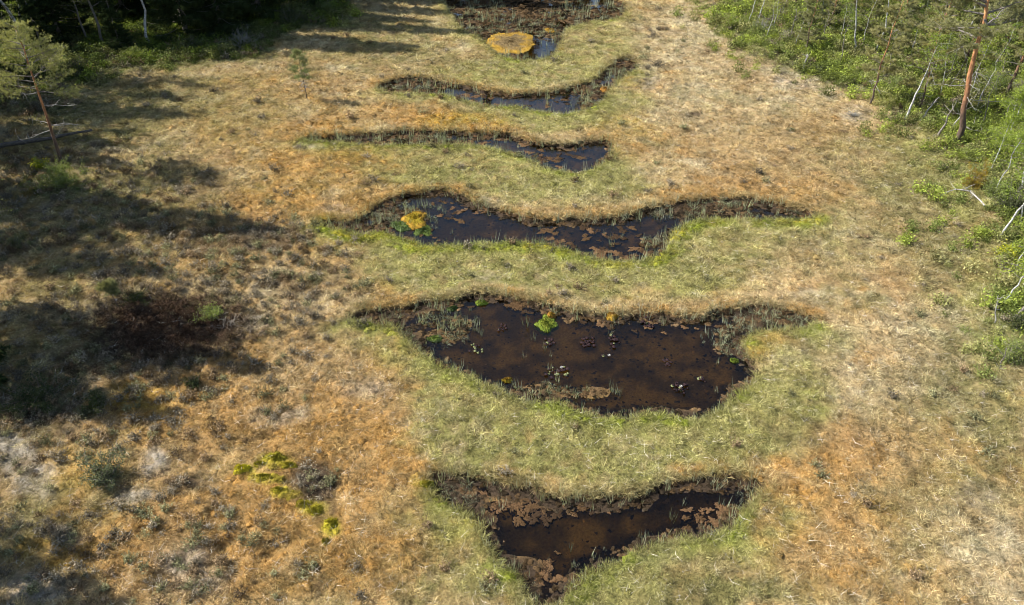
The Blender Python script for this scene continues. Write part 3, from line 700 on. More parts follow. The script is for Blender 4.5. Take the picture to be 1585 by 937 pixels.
def pine_parts(seed, H, cb, cr, r0, lean=(0, 0), nb=26, mat='pine', dead=5, flat=.45, dens=1.0, side=None, amp=.10, jit=.07, nn=30):
    rng = np.random.default_rng(seed); T = wob(14, H, lean, amp, rng)
    tr = MB(); tr.tube(T, r0 * (1 - .82 * np.linspace(0, 1, 14) ** .9), 9)
    br = MB(); cr_ = MB(); C = []; D = []
    for i in range(nb):
        u = (i + rng.random()) / nb; z = cb + (H - cb) * u ** 1.05
        L = cr * (1.0 - .72 * u ** 1.6) * rng.uniform(.6, 1.12); a = i * 2.4 + rng.normal(0, .4)
        if side is not None and rng.random() < .5: a = side + rng.normal(0, .7)
        p0 = at_h(T, z); d = np.array([math.cos(a), math.sin(a), rng.uniform(-.12, .25) + .5 * u])
        t = np.linspace(0, 1, 7)[:, None]
        P = p0 + d * L * t + np.array([0, 0, 1]) * (rng.uniform(-.1, .25) * L * t ** 2) + np.cumsum(rng.normal(0, .035 * L, (7, 3)), 0) * t
        br.tube(P, (.03 + .012 * L) * (r0 / .16) * (1 - .85 * t[:, 0]), 5)
        for j in range(int((5 + 7 * L) * dens)):
            s = rng.uniform(.35, 1.0); q = P[min(int(s * 6), 5)] * (1 - (s * 6 % 1)) + P[min(int(s * 6) + 1, 6)] * (s * 6 % 1)
            a2 = a + rng.choice([-1, 1]) * rng.uniform(.4, 1.3); l2 = L * rng.uniform(.16, .38)
            d2 = np.array([math.cos(a2), math.sin(a2), rng.uniform(0, .6)]); e = q + d2 * l2
            br.tube(np.stack([q, (q + e) / 2 + rng.normal(0, .03, 3), e]), [.012, .009, .005], 3)
            for k in range(4):
                f = rng.uniform(.45, 1.08); C.append(q + d2 * l2 * f + rng.normal(0, jit, 3) * [1, 1, flat]); D.append(d2 + [0, 0, .5])
    needles(cr_, np.array(C), np.array(D), rng, nn)
    deads = []
    for i in range(dead):
        dd = MB(); z = cb * rng.uniform(.45, 1.05); a = rng.uniform(0, 6.28); L = cr * rng.uniform(.3, .8); p0 = at_h(T, z)
        t = np.linspace(0, 1, 6)[:, None]; P = p0 + np.array([math.cos(a), math.sin(a), -.1]) * L * t + np.cumsum(rng.normal(0, .05 * L, (6, 3)), 0) * t
        dd.tube(P, .022 * (1 - .8 * t[:, 0]), 4)
        for k in range(6):
            q = P[rng.integers(2, 6)]; e = q + rng.normal(0, .25, 3) * L; dd.tube(np.stack([q, (q + e) / 2 + rng.normal(0, .04, 3), e]), [.01, .008, .004], 3)
        deads.append(('dead_branch', dd.me('pine_dead', M['dead'])))
    return [('trunk', tr.me('pine_trunk', M['pbark'], True)), ('branches', br.me('pine_branches', M['sbark'])), ('crown', cr_.me('pine_crown', M[mat]))] + deads
def broad_parts(seed, H, cb, cr, r0, lean=(0, 0), bark='bbark', leaf='birch', nb=22, nl=5200, ls=.045, amp=.16):
    rng = np.random.default_rng(seed); T = wob(14, H, lean, amp, rng)
    tr = MB(); tr.tube(T, r0 * (1 - .88 * np.linspace(0, 1, 14) ** .8), 8); br = MB(); cr_ = MB(); Q = []
    for i in range(nb):
        u = (i + rng.random()) / nb; z = cb + (H - cb) * u * .97; L = cr * (1 - .65 * u) * rng.uniform(.55, 1.15); a = i * 2.4 + rng.normal(0, .5)
        p0 = at_h(T, z); t = np.linspace(0, 1, 7)[:, None]
        P = p0 + np.array([math.cos(a), math.sin(a), rng.uniform(.35, .9)]) * L * t - np.array([0, 0, 1]) * .35 * L * t ** 2.5 + np.cumsum(rng.normal(0, .04 * L, (7, 3)), 0) * t
        br.tube(P, (.012 + .009 * L) * (1 - .85 * t[:, 0]), 4)
        for j in range(6):
            q = P[rng.integers(2, 7)]; e = q + rng.normal(0, .3 * L, 3) * [1, 1, .6]; br.tube(np.stack([q, (q + e) / 2, e]), [.008, .006, .003], 3)
            Q.append(np.linspace(q, e, 5)[1:])
        Q.append(P[3:])
    Q = np.concatenate(Q); P = Q[rng.integers(0, len(Q), nl)] + rng.normal(0, .13, (nl, 3))
    va = np.clip(fbm(P[:, 0] + P[:, 2], P[:, 1] - P[:, 2], .5, 2, seed) * .7 + rng.random(nl) * .35 - .05, 0, 1)
    cr_.leaves(P, ls * rng.uniform(.7, 1.3, nl), ls * .62, rng, va, .3)
    return [('trunk', tr.me('trunk', M[bark], True)), ('branches', br.me('branches', M['sbark'])), ('crown', cr_.me('leaf_crown', M[leaf]))]
def spruce_parts(seed, H, cb, cr, r0):
    rng = np.random.default_rng(seed); T = wob(10, H, (0, 0), .02, rng); tr = MB(); tr.tube(T, r0 * (1 - .93 * np.linspace(0, 1, 10)), 8)
    br = MB(); cr_ = MB(); C = []; D = []; z = cb
    while z < H - .2:
        u = (z - cb) / (H - cb)
        for k in range(rng.integers(4, 6)):
            a = rng.uniform(0, 6.283); L = cr * (1 - u) ** .8 * rng.uniform(.7, 1.1) + .15; p0 = at_h(T, z + rng.uniform(-.15, .15))
            t = np.linspace(0, 1, 6)[:, None]; d = np.array([math.cos(a), math.sin(a), .1])
            P = p0 + d * L * t + np.array([0, 0, 1]) * (-.38 * L * t + .22 * L * t ** 3); br.tube(P, (.01 + .009 * L) * (1 - .85 * t[:, 0]), 3)
            m = int(16 * L) + 4; s = rng.uniform(.15, 1, m); q = np.stack([np.interp(s, t[:, 0], P[:, i]) for i in range(3)], 1)
            sd = rng.choice([-1, 1], m); a2 = a + sd * rng.uniform(.5, 1.2, m); d2 = np.stack([np.cos(a2), np.sin(a2), rng.uniform(-.7, .0, m)], 1)
            l2 = (L * .34 * (1.1 - s) + .14)
            for f in (.3, .7, 1.0): C.append(q + d2 * (l2 * f)[:, None]); D.append(d2 + [0, 0, -.2])
        z += .36 + .14 * u
    C = np.concatenate(C); D = np.concatenate(D)
    needles(cr_, C, D, rng, 9, .22, .02, .45)
    return [('trunk', tr.me('spruce_trunk', M['sbark'], True)), ('branches', br.me('spruce_branches', M['sbark'])), ('crown', cr_.me('spruce_crown', M['spruce']))]
def bush_parts(seed, r, h, leaf='shrub', ns=22, nl=2600, ls=.035, bark='sbark', needle=False):
    rng = np.random.default_rng(seed); st = MB(); cr_ = MB(); Q = []
    for i in range(ns):
        a = rng.uniform(0, 6.28); le = rng.uniform(.05, 1.0); L = h * rng.uniform(.6, 1.15)
        t = np.linspace(0, 1, 6)[:, None]; d = np.array([math.cos(a) * math.sin(le) * r / h * 1.2, math.sin(a) * math.sin(le) * r / h * 1.2, math.cos(le)])
        P = rng.normal(0, .12 * r, 3) * [1, 1, 0] + d * L * t + np.cumsum(rng.normal(0, .05 * L, (6, 3)), 0) * t
        P[0, 2] = -.05; st.tube(P, .014 * (1 - .8 * t[:, 0]), 4)
        for j in range(5):
            q = P[rng.integers(1, 6)]; e = q + rng.normal(0, .22 * L, 3); e[2] = max(e[2], .03); st.tube(np.stack([q, (q + e) / 2, e]), [.007, .005, .003], 3); Q.append(np.linspace(q, e, 5)[1:])
        Q.append(P[2:])
    Q = np.concatenate(Q)
    if nl:
        if needle:
            C = Q[rng.integers(0, len(Q), nl)] + rng.normal(0, .05, (nl, 3)); needles(cr_, C, rng.normal(0, .4, (nl, 3)) + [0, 0, .8], rng, 14, .10, .007, .6)
        else:
            P = Q[rng.integers(0, len(Q), nl)] + rng.normal(0, .07, (nl, 3)); P[:, 2] = np.maximum(P[:, 2], .02)
            cr_.leaves(P, ls * rng.uniform(.7, 1.3, nl), ls * .6, rng, None, .3)
    return [('stems', st.me('shrub_stems', M[bark]))] + ([('foliage', cr_.me('shrub_foliage', M[leaf]))] if nl else [])
def gz(x, y): return float(field(np.array([x]), np.array([y]))['z'][0])
def plant(parts, name, label, cat, px, py, rz=0, sc=1.0, group=None, xy=None):
    x, y = (float(v) for v in (G(px, py) if xy is None else xy))
    o = thing(name, label, cat, (x, y, gz(x, y)), rz, group); o.scale = (sc, sc, sc)
    for nm, me in parts: obj(nm, me, o)
    return o

# ------------------------------------------------------------------ left side: lone pines, log, shrubs
plant(pine_parts(1, 8.1, 4.5, 2.2, .11, (.25, .1), 30, 'pine_l', 7, dens=1.2, amp=.03, jit=.16, nn=12), 'pine_tree', 'lone pine with orange trunk and round crown at left edge of the bog', 'pine', 97, 255)
plant(pine_parts(2, 3.5, 1.4, .70, .032, (-.25, .1), 16, 'pine_l', 10, dens=1.0, amp=.05, jit=.10, nn=13), 'young_pine', 'small thin pine standing alone in sunlit sedge above the narrow pools', 'pine', 476, 155)
plant(pine_parts(3, 1.5, 1.0, .32, .025, (-.15, 0), 8, 'pine', 2, dens=1.2), 'pine_sapling', 'spindly pine sapling beside the brown heath patch at left', 'pine', 187, 482)
b = MB(); rng = np.random.default_rng(4)
x0, y0 = (float(v) for v in G(-12, 238)); x1, y1 = (float(v) for v in G(148, 209))
t = np.linspace(0, 1, 14); P = np.stack([(x1 - x0) * t, (y1 - y0) * t, .30 + rng.normal(0, .02, 14)], 1); P[:, :2] += np.cumsum(rng.normal(0, .03, (14, 2)), 0)
lg = thing('fallen_log', 'dark fallen log lying across the bog behind the lone pine', 'log', (x0, y0, gz(x0, y0)))
b.tube(P, .17 - .10 * t + rng.normal(0, .008, 14), 8); obj('log_stem', b.me('log_stem', M['log'], True), lg)
for k in range(7):
    s = MB(); q = P[2 + k + (k > 3)]; e = q + np.array([rng.normal(0, .3), rng.normal(0, .3), rng.uniform(.1, .45)]); s.tube(np.stack([q, (q + e) / 2 + rng.normal(0, .03, 3), e]), [.025, .018, .008], 4)
    obj('branch_stub', s.me('branch_stub', M['dead' if k % 2 else 'log']), lg)
BUSH = [
 (95,292,1.7,1.25,'shrub',11,'dark green shrub at the foot of the lone pine'),
 (62,262,.55,.55,'shrub_y',12,'small yellow green bush left of the lone pine trunk'),
 (325,492,.62,.55,'shrub',13,'round green bush on the brown heath left of the largest pool'),
 (352,505,.7,.5,'greyt',14,'grey twiggy shrub right of the round green heath bush'),
 (165,745,1.0,.8,'shrub_g',15,'sprawling grey green shrub with bare twigs at lower left'),
 (60,625,1.35,.85,'shrub_d',16,'dark shaded juniper clump at the left edge'),
 (150,632,.8,.5,'shrub_d',17,'low dark shrub right of the shaded juniper clump'),
 (25,380,.7,.45,'shrub_g',18,'green shrub at far left below the lone pine'),
 (210,470,.7,.5,'shrub_d',19,'low dark heath shrub right of the pine sapling'),
 (300,600,.4,.28,'shrub_d',20,'tiny olive shrub on orange moss below the brown heath'),
 (1500,246,.8,.6,'shrub',21,'bright green shrub at the foot of the big orange pine'),
 (1508,290,.62,1.1,'rust',22,'rusty yellow juniper right of the big pine'),
 (1556,398,.55,.7,'shrub_y',23,'bright yellow green bush on the right edge below the birch clump'),
 (1570,250,1.5,1.9,'birch',24,'dense fresh green birch thicket at the right edge'),
 (1540,235,1.0,1.2,'birch',25,'leafy green thicket right of the big pine'),
 (1470,205,.7,.6,'shrub',26,'low green bush between the crooked grey stems and the big pine'),
 (1290,95,.9,.6,'shrub',27,'green bush under the leaning birch on the right'),
 (1265,112,.6,.45,'shrub_d',28,'dark green bush next to the pale broken stump'),
 (1390,140,1.0,.8,'shrub',29,'green bush behind the slim dark pine'),
 (1180,50,1.3,1.0,'greyt',30,'grey leafless bush under the pair of slim birches'),
 (1215,62,1.0,.8,'greyt',31,'grey leafless bush right of the slim birch pair'),
 (1132,45,.7,1.1,'birch',32,'lone fresh green sapling at the tip of the right forest'),
 (1320,180,.6,.35,'greyt',33,'pale grey twig clump on the open sedge left of the forest'),
 (1555,560,.5,.9,'shrub',34,'thin green sapling on the right edge low in the sedge'),
 (1575,510,.7,.7,'shrub_d',35,'dark green bush below the lower birch stems at right edge'),
 (1535,305,.9,.9,'shrub',36,'green bush behind the bleached fallen branch'),
 (1570,330,1.2,1.4,'shrub_d',37,'dark leafy bush under the leaning birch at right edge'),
 (375,72,1.6,1.3,'greyt',38,'dull grey leafless bush at the edge of the dark forest'),
 (300,78,1.2,1.2,'shrub_d',39,'dark shrub in front of the white birch trunk'),
 (450,42,1.5,1.6,'shrub_d',40,'dark green thicket at the right end of the dark forest'),
 (505,18,1.0,.8,'shrub',41,'green shrub where the dark forest ends'),
 (215,92,.8,.8,'shrub',42,'small green shrub left of the white birch foot'),
 (120,112,1.2,1.0,'shrub_d',43,'dark green shrub behind the lone pine crown'),
 (15,122,1.3,1.0,'shrub_d',44,'dark shrub at the far upper left edge'),
 (1430,150,1.0,1.0,'shrub',45,'green thicket behind the white birch stem'),
 (1350,60,1.2,1.0,'shrub_d',46,'dark green thicket behind the pale straight trunk'),
 (1455,110,1.4,1.5,'shrub',47,'tall green thicket left behind the big pine'),
 (1535,140,1.5,1.6,'shrub',48,'tall green thicket right behind the big pine'),
 (1585,190,1.4,1.5,'birch',49,'leafy birch scrub at the right edge above the thicket'),
 (1240,45,1.2,1.3,'shrub',50,'olive thicket left of the leaning birch'),
 (1290,30,1.3,1.4,'shrub_d',51,'dark green thicket at the top behind the leaning birch'),
 (1410,30,1.5,1.6,'shrub',52,'olive green thicket at the top middle of the right forest'),
 (1500,40,1.6,1.7,'shrub_d',53,'dark thicket at the top behind the big pine trunk'),
 (1570,60,1.6,1.7,'shrub',54,'green thicket in the upper right corner'),
]
for px, py, r, h, lf, sd_, lab in BUSH:
    big = r > .9
    if lf == 'greyt': pr = bush_parts(sd_, r, h, 'greyt', 46 if big else 30, 0, bark='greyt')
    else: pr = bush_parts(sd_, r, h, lf, 30 if big else 20, int(2600 * r * r * (h / r) ** .5) + 700, .042 if lf in ('birch', 'shrub_y') else .034, needle=(lf == 'rust'))
    if lf == 'rust': pr = bush_parts(sd_, r, h, lf, 22, 420, needle=True)
    nm = 'juniper' if 'juniper' in lab else ('sapling' if 'sapling' in lab else 'shrub')
    plant(pr, nm, lab, nm, px, py, sd_)

# ------------------------------------------------------------------ right forest
plant(pine_parts(60, 13.5, 6.0, 3.6, .20, (-1.9, .3), 34, 'pine', 9, side=3.3), 'pine_tree', 'big pine with bright orange trunk and black foot on the right', 'pine', 1481, 222)
pA = pine_parts(61, 7.5, 1.9, 1.7, .075, (.3, .2), 30, 'pine', 3)
pB = pine_parts(62, 9.5, 2.2, 2.3, .12, (-.3, .3), 36, 'pine', 4)
pC = pine_parts(63, 6.0, .8, 1.7, .07, (.2, -.2), 30, 'pine', 2)
for parts, px, py, rz, sc, lab in [
  (pA, 1346, 162, 0, .95, 'slim dark stemmed pine standing at the bog edge'),
  (pC, 1247, 80, 1.2, .8, 'slim grey pine left of the leaning birch'),
  (pA, 1423, 172, 2.0, .8, 'bushy pine rising behind the white birch stem at the edge'),
  (pB, 1440, 95, 1.0, 1.0, 'pine in the second row left of the big pine'),
  (pB, 1555, 150, 3.0, 1.0, 'pine in the second row right of the big pine'),
  (pC, 1385, 75, 4.0, 1.1, 'bushy young pine behind the slim dark pine'),
  (pC, 1520, 85, .5, 1.2, 'bushy young pine behind the big orange trunk'),
  (pA, 1590, 120, 5.0, 1.1, 'pine in the upper right corner'),
  (pC, 1320, 30, 2.6, 1.0, 'bushy pine at the top above the leaning birch'),
  (pB, 1460, 35, 5.2, 1.0, 'tall pine at the top left of the big pine'),
  (pB, 1230, 10, 4.1, .9, 'tall pine at the top behind the slim birches'),
  (pB, 1380, 5, 2.2, 1.0, 'tall pine at the top of the right forest'),
  (pC, 1425, 125, .3, .8, 'low pine behind the white birch stem'),
  (pC, 1545, 110, 2.9, 1.0, 'low bushy pine right of the big orange trunk'),
  (pC, 1575, 175, 4.9, .8, 'low pine above the birch thicket at the right edge'),
  (pA, 1205, 38, 3.1, .8, 'slim pine beside the grey leafless bushes'),
  (pC, 1280, 50, 5.5, .8, 'low bushy pine left of the leaning birch foot'),
  (pA, 1535, 40, 1.9, 1.0, 'slim pine at the top right of the big pine'),
  (pC, 1490, 110, .9, .9, 'low bushy pine just behind the big pine'),
  (pC, 1340, 62, 1.9, .7, 'small pine between the leaning birch and the straight birch')]:
    plant(parts, 'pine_tree', lab, 'pine', px, py, rz, sc)
for sd_, px, py, H, cb, cr, r0, lean, nl, lab in [
  (70,1158,36,7,3.0,1.2,.05,(-.1,.2),1600,'left one of the slim birch pair at the forest tip'),
  (71,1173,34,7,3.0,1.2,.055,(.7,.2),1600,'right leaning one of the slim birch pair at the forest tip'),
  (72,1322,84,9,4.5,1.6,.085,(-2.0,.4),2600,'white birch leaning left over bright green grass'),
  (73,1356,82,9,5.0,1.5,.075,(.3,.2),2400,'pale straight birch trunk next to the leaning birch'),
  (74,1400,186,5.5,2.9,1.2,.085,(.9,.3),1500,'white birch stem at the bog edge left of the big pine'),
  (75,1545,370,6.5,2.0,1.5,.06,(1.6,.2),4200,'white birch leaning right at the right edge'),
  (76,1550,472,3.6,1.2,.9,.045,(.6,.2),1500,'short birch at the right edge below the leaning one'),
  (77,1564,495,4.5,1.6,1.1,.07,(.9,.1),2000,'dark barked birch low at the right edge'),
  (78,1577,488,5.0,1.6,1.1,.04,(.7,.2),2200,'thin white birch in the corner of the lower right clump'),
  (79,1498,52,8,3.0,1.6,.07,(-.3,.2),2600,'birch with grey stem at the top right of the big pine'),
  (80,1576,300,7,2.0,1.7,.08,(.5,.2),5200,'leafy birch behind the right edge thicket')]:
    pr = broad_parts(sd_, H, cb, cr, r0, lean, 'sbark' if 'dark' in lab else 'bbark', 'birch', 18, nl, .045)
    plant(pr, 'birch_tree', lab, 'birch', px, py, 0)
for sd_, px, py, H, lean, nl, lab in [
  (81,1212,20,6,(.4,.2),900,'slim birch right of the slim birch pair'),(82,1268,40,7,(-.3,.2),1000,'slim white birch behind the grey pine'),(83,1335,70,7,(.5,.2),900,'slim birch close beside the leaning white birch'),
  (84,1412,90,6,(.3,.1),1000,'slim birch in the gap behind the slim dark pine'),(85,1455,150,5,(-.5,.1),900,'slim birch leaning left behind the crooked stems'),(86,1510,170,6,(.6,.2),1100,'slim birch right behind the big pine'),
  (87,1540,300,5,(.2,.1),1200,'slim birch behind the rusty juniper'),(88,1572,420,5,(.4,.1),2600,'slim birch in the middle of the right edge'),(150,1535,262,5,(.1,.1),3200,'leafy young birch right below the big pine'),(151,1580,345,6,(.2,.1),3600,'leafy birch behind the leaning white birch'),(152,1562,215,6,(-.2,.1),3600,'leafy birch above the right edge thicket'),(153,1500,150,6,(-.2,.1),2600,'leafy birch left behind the big orange trunk'),(154,1300,60,6,(-.2,.1),2200,'leafy birch left behind the leaning white birch'),(155,1440,60,6,(.1,.1),2400,'leafy birch at the top left of the big pine'),(156,1580,450,4,(.1,.1),2600,'leafy young birch above the lower right clump'),(89,1185,60,4,(.2,.1),600,'short slim birch in the grey leafless bushes')]:
    plant(broad_parts(sd_, H, 1.6, .9, .035, lean, 'bbark', 'birch', 14, nl, .04), 'birch_tree', lab, 'birch', px, py, 0)
def snag(name, label, cat, pts, r0, seed, twigs=6, mat='dead'):
    """dead stem or branch: points as (px, py, height)"""
    rng = np.random.default_rng(seed); W = []
    for px, py, z in pts: x, y = G(px, py); W.append((float(x), float(y), z))
    W = np.array(W); o = thing(name, label, cat, (W[0, 0], W[0, 1], gz(W[0, 0], W[0, 1]))); W[:, :2] -= W[0, :2].copy()
    s = np.linspace(0, len(W) - 1, 9); P = np.stack([np.interp(s, np.arange(len(W)), W[:, i]) for i in range(3)], 1); P[1:] += rng.normal(0, .025, (8, 3))
    b = MB(); b.tube(P, r0 * (1 - .6 * np.linspace(0, 1, 9)), 7); obj('stem', b.me('stem', M[mat], True), o)
    for k in range(twigs):
        c = MB(); q = P[rng.integers(3, 9)]; e = q + rng.normal(0, .35, 3) + [0, 0, .15]; e[2] = max(e[2], .05)
        c.tube(np.stack([q, (q + e) / 2 + rng.normal(0, .05, 3), e]), [r0 * .4, r0 * .28, r0 * .12], 4); obj('twig', c.me('twig', M[mat]), o)
for k_i, (px, py, H_, ln, lab) in enumerate([(1232,70,4.5,(.2,.1),'slender bare stem right of the grey leafless bushes'),(1300,98,4.5,(.1,.2),'slender grey stem left of the leaning birch foot'),(1375,110,5,(.2,.1),'slender bare stem right of the slim dark pine'),(1438,140,5,(.3,.1),'slender grey stem behind the white birch at the edge'),(1520,190,5,(.4,.1),'slender bare stem right of the big pine'),(1550,200,5,(.2,.1),'slender grey stem above the green thicket'),(1195,48,4,(.1,.1),'slender stem in the grey bushes at the forest tip'),(1470,120,5,(.1,.1),'slender tall stem left behind the big pine'),(1392,60,5,(-.2,.1),'slender stem at the top behind the slim dark pine')]):
    plant(broad_parts(160 + k_i, H_, 2.2, .8, .04, ln, 'sbark' if k_i % 3 else 'bbark', 'shrub', 12, 700, .035), 'slender_tree', lab, 'tree', px, py, k_i)
snag('dead_branch', 'bleached fallen branch lying on sedge at the right edge', 'branch', [(1525,322,.05),(1500,305,.3),(1475,300,.25),(1455,305,.12)], .05, 90, 9)
snag('dead_branch', 'white bent bough lying right of the big pine foot', 'branch', [(1488,197,.25),(1500,206,.2),(1520,210,.2),(1540,206,.35)], .05, 91, 3)
def stem(label, px, py, H, lean, r0, seed, mat='dead', tw=7):
    rng = np.random.default_rng(seed); x, y = (float(v) for v in G(px, py)); o = thing('snag', label, 'dead tree', (x, y, gz(x, y)))
    P = wob(9, H, lean, .25, rng); b = MB(); b.tube(P, r0 * (1 - .7 * np.linspace(0, 1, 9)), 7); obj('stem', b.me('stem', M[mat], True), o)
    for k in range(tw):
        c = MB(); q = P[rng.integers(4, 9)]; e = q + rng.normal(0, .3, 3) + [0, 0, .25]; c.tube(np.stack([q, (q + e) / 2 + rng.normal(0, .04, 3), e]), [r0 * .4, r0 * .25, r0 * .1], 4); obj('twig', c.me('twig', M[mat]), o)
stem('pale broken stump at the right forest edge', 1243, 108, 1.2, (.25, 0), .09, 92, 'dead', 3)
stem('pale leaning stem with twigs right of the white birch', 1423, 188, 1.5, (.8, .2), .06, 93)
stem('crooked grey stem left of the big pine', 1451, 213, 1.9, (.5, .1), .08, 94, 'sbark')
stem('white crooked stem close to the left of the big pine', 1468, 206, 1.8, (.5, .1), .055, 95)
stem('thin bleached sapling stem at the lower right edge', 1540, 500, 1.3, (-.2, .1), .03, 96, 'dead', 5)
stem('grey twin stem beside the sapling on the lower right', 1548, 570, 1.1, (-.2, .1), .03, 97, 'sbark', 5)
stem('thin dead stem under the slim birches', 1222, 62, 2.4, (.2, .2), .05, 98, 'sbark', 8)
stem('grey dead sapling in the green undergrowth beyond the stump', 1275, 60, 2.0, (.3, .2), .04, 99, 'sbark', 8)

# ------------------------------------------------------------------ dark forest at the upper left and its neighbours outside the frame
sA = spruce_parts(110, 15, .8, 2.5, .17); sB = spruce_parts(111, 18, 1.2, 2.9, .22); sC = spruce_parts(112, 10, .3, 2.0, .12)
bA = broad_parts(113, 12, 4.0, 2.6, .13, (-1.0, .4), 'bbark', 'birch', 26, 5200, .06)
bB = broad_parts(114, 11, 3.0, 2.4, .12, (-.6, .4), 'sbark', 'shrub_d', 26, 5600, .06)
for parts, nm, px, py, rz, sc, lab in [
  (bA,'birch_tree',234,72,0,1,'birch with white trunk at the front of the dark forest'),
  (bA,'birch_tree',42,52,.5,.9,'second white birch trunk in the upper left corner of the forest'),
  (bB,'broadleaf_tree',163,76,0,1.05,'tree with dark grey trunk left of the white birch'),
  (bB,'broadleaf_tree',138,66,2.2,.8,'thin dark tree between the two white birches'),
  (sA,'spruce_tree',95,62,0,1,'dark spruce behind the lone pine crown'),
  (sB,'spruce_tree',290,58,1,1,'tall dark spruce right of the white birch'),
  (sA,'spruce_tree',345,55,2,1.05,'dark spruce beside the grey leafless bush'),
  (sB,'spruce_tree',405,32,3,1,'dark spruce at the right part of the dark forest'),
  (sA,'spruce_tree',468,8,4,1,'last spruce at the right end of the dark forest'),
  (sB,'spruce_tree',195,30,5,1,'tall spruce deep in the dark forest behind the white birch'),
  (sA,'spruce_tree',-12,62,.4,.9,'dark spruce at the far upper left edge'),
  (sC,'spruce_tree',70,84,1.4,.6,'short spruce under the lone pine crown'),
  (sB,'spruce_tree',350,15,2.4,1,'tall spruce at the top in the middle of the dark forest'),
  (sA,'spruce_tree',110,15,3.4,1.1,'spruce at the top between the white birches'),
  (sB,'spruce_tree',-60,60,4.4,1,'spruce outside the upper left corner'),
  (sA,'spruce_tree',260,8,5.4,1,'spruce at the top left of the middle of the dark forest'),
  (sC,'spruce_tree',190,82,.9,.55,'small spruce between the dark trunk and the white birch')]:
    plant(parts, nm, lab, nm.split('_')[0], px, py, rz, sc)
OFF = [  # neighbours just outside the frame, whose shade falls over the left of the bog
 (sB,-31.5,37.4,1.0),(bB,-35,36.2,1.35),(bB,-36,32.9,1.2),(bB,-33.5,34.8,1.1),(bA,-34,39.6,1.1),(bB,-39.5,50,1.25),(bA,-42,55,1.3),(sC,-37,46.6,1.1),(sB,-41,52.6,.95),(bB,-40.5,48,1.1),(sA,-39,44.8,.95),(sC,-37,42.6,.95),(bA,-37.5,40.6,.75),(bB,-43,47.5,1.4),(bB,-41,43.6,1.25),(bB,-40.5,45.8,1.3),(bB,-44.5,53,1.5),(bA,-40.5,52.5,1.3),(bB,-38.5,54.5,1.2),(bA,-37.5,58.5,1.2),(sA,-45,58,1.1),(sB,-46,53,1),(bB,-39.5,57,1.1),(sB,-35.0,33.5,.95),
 (sB,-28,26.6,.9),(bB,-26.2,24.2,1.15),(bB,-24.0,27.6,1.05),(sC,-21.8,22.2,.9),
 (sC,-20.5,14.4,.85),(bB,-23,15.6,.85),(sC,-18.6,11.8,.8)]
for i, (parts, x, y, sc) in enumerate(OFF):
    nm = 'birch_tree' if parts is bA else ('broadleaf_tree' if parts is bB else 'spruce_tree')
    plant(parts, nm, 'tree standing outside the left edge whose shadow falls on the bog', nm.split('_')[0], 0, 0, i * 1.7, sc, 'trees outside the left edge', (x, y))
for i, (parts, x, y, sc) in enumerate([(sB,-22,80.5,1),(sA,-17,82,1.1),(sB,-12.5,80.6,1),(sA,-8.5,82.5,1),(bB,-20,84,1),(sB,-14,93,1),(sA,-8,96,1),(sB,-3,92,.9),(sA,2,97,1.1),(sB,7,94,.9),(sC,-20,92,1.2),(sA,-26,90,1.1),(sB,-32,86,1),(sC,12,98,1),(sA,-38,80,1),(sB,-45,74,1),(sA,-18,98,1.1)]):
    plant(parts, 'spruce_tree' if parts is not bB else 'broadleaf_tree', 'tree beyond the far end of the bog mirrored in the farthest pool', 'spruce', 0, 0, i * 2.1, sc, 'spruces beyond the bog', (x, y))

# ------------------------------------------------------------------ moss islet and mounds
def dome(name, rx, ry, h, seed, c_edge, c_mid, sprout=300, L=.05, mid=.55, na=48, nr=16, irr=.45):
    rng = np.random.default_rng(seed)
    th = np.linspace(0, 2 * math.pi, na, endpoint=False)
    U_, A_ = np.meshgrid(np.linspace(0, 1, nr + 1), th, indexing='ij'); U_ = U_.ravel(); A_ = A_.ravel()
    k = 1 + (vnoise(np.cos(A_) * 1.6 + seed, np.sin(A_) * 1.6, seed) - .5) * irr + (vnoise(np.cos(A_) * 6 + seed, np.sin(A_) * 6, seed) - .5) * .22
    X_ = rx * U_ * k * np.cos(A_); Y_ = ry * U_ * k * np.sin(A_)
    Z_ = h * (1 - U_ ** 2.6) + (fbm(X_, Y_, .16, 3, seed) - .5) * h * .9 * (1 - U_ ** 4) - .14 * (U_ == 1)
    V = np.stack([X_, Y_, Z_], 1); w = sst(mid - .25, mid + .2, U_ + (fbm(X_, Y_, .4, 3, seed + 3) - .5) * .8)[:, None]
    Cc = (np.array(c_mid) * (1 - w) + np.array(c_edge) * w) * rng.uniform(.7, 1.25, (len(V), 1))
    F = []
    for i in range(nr):
        for j in range(na):
            p, q = i * na + j, i * na + (j + 1) % na; F.append((p, p + na, q + na)); F.append((p, q + na, q))
    me = mesh(name, V, F, M['moss'], {'col': Cc}, True)
    k = rng.integers(0, len(V) - na, sprout); P = V[k] + rng.normal(0, .03, (sprout, 3)) * [rx, ry, .2]
    D = rng.normal(0, .4, (sprout, 3)) + [0, 0, 1]; D /= np.linalg.norm(D, axis=1)[:, None]; U = np.cross(D, rng.normal(size=(sprout, 3))); U /= np.linalg.norm(U, axis=1)[:, None]
    VV = np.stack([P - U * .012, P + U * .012, P + D * L * rng.uniform(.5, 1.4, (sprout, 1))], 1).reshape(-1, 3)
    sp = mesh(name + '_sprouts', VV, np.arange(3 * sprout).reshape(-1, 3), M['moss'], {'col': np.repeat(Cc[k] * rng.uniform(.7, 1.35, (sprout, 1)), 3, 0)})
    return me, sp
YEL, LIM, ORG, GRN, GOL = (.30,.22,.02), (.13,.17,.022), (.28,.14,.03), (.06,.09,.025), (.31,.185,.025)
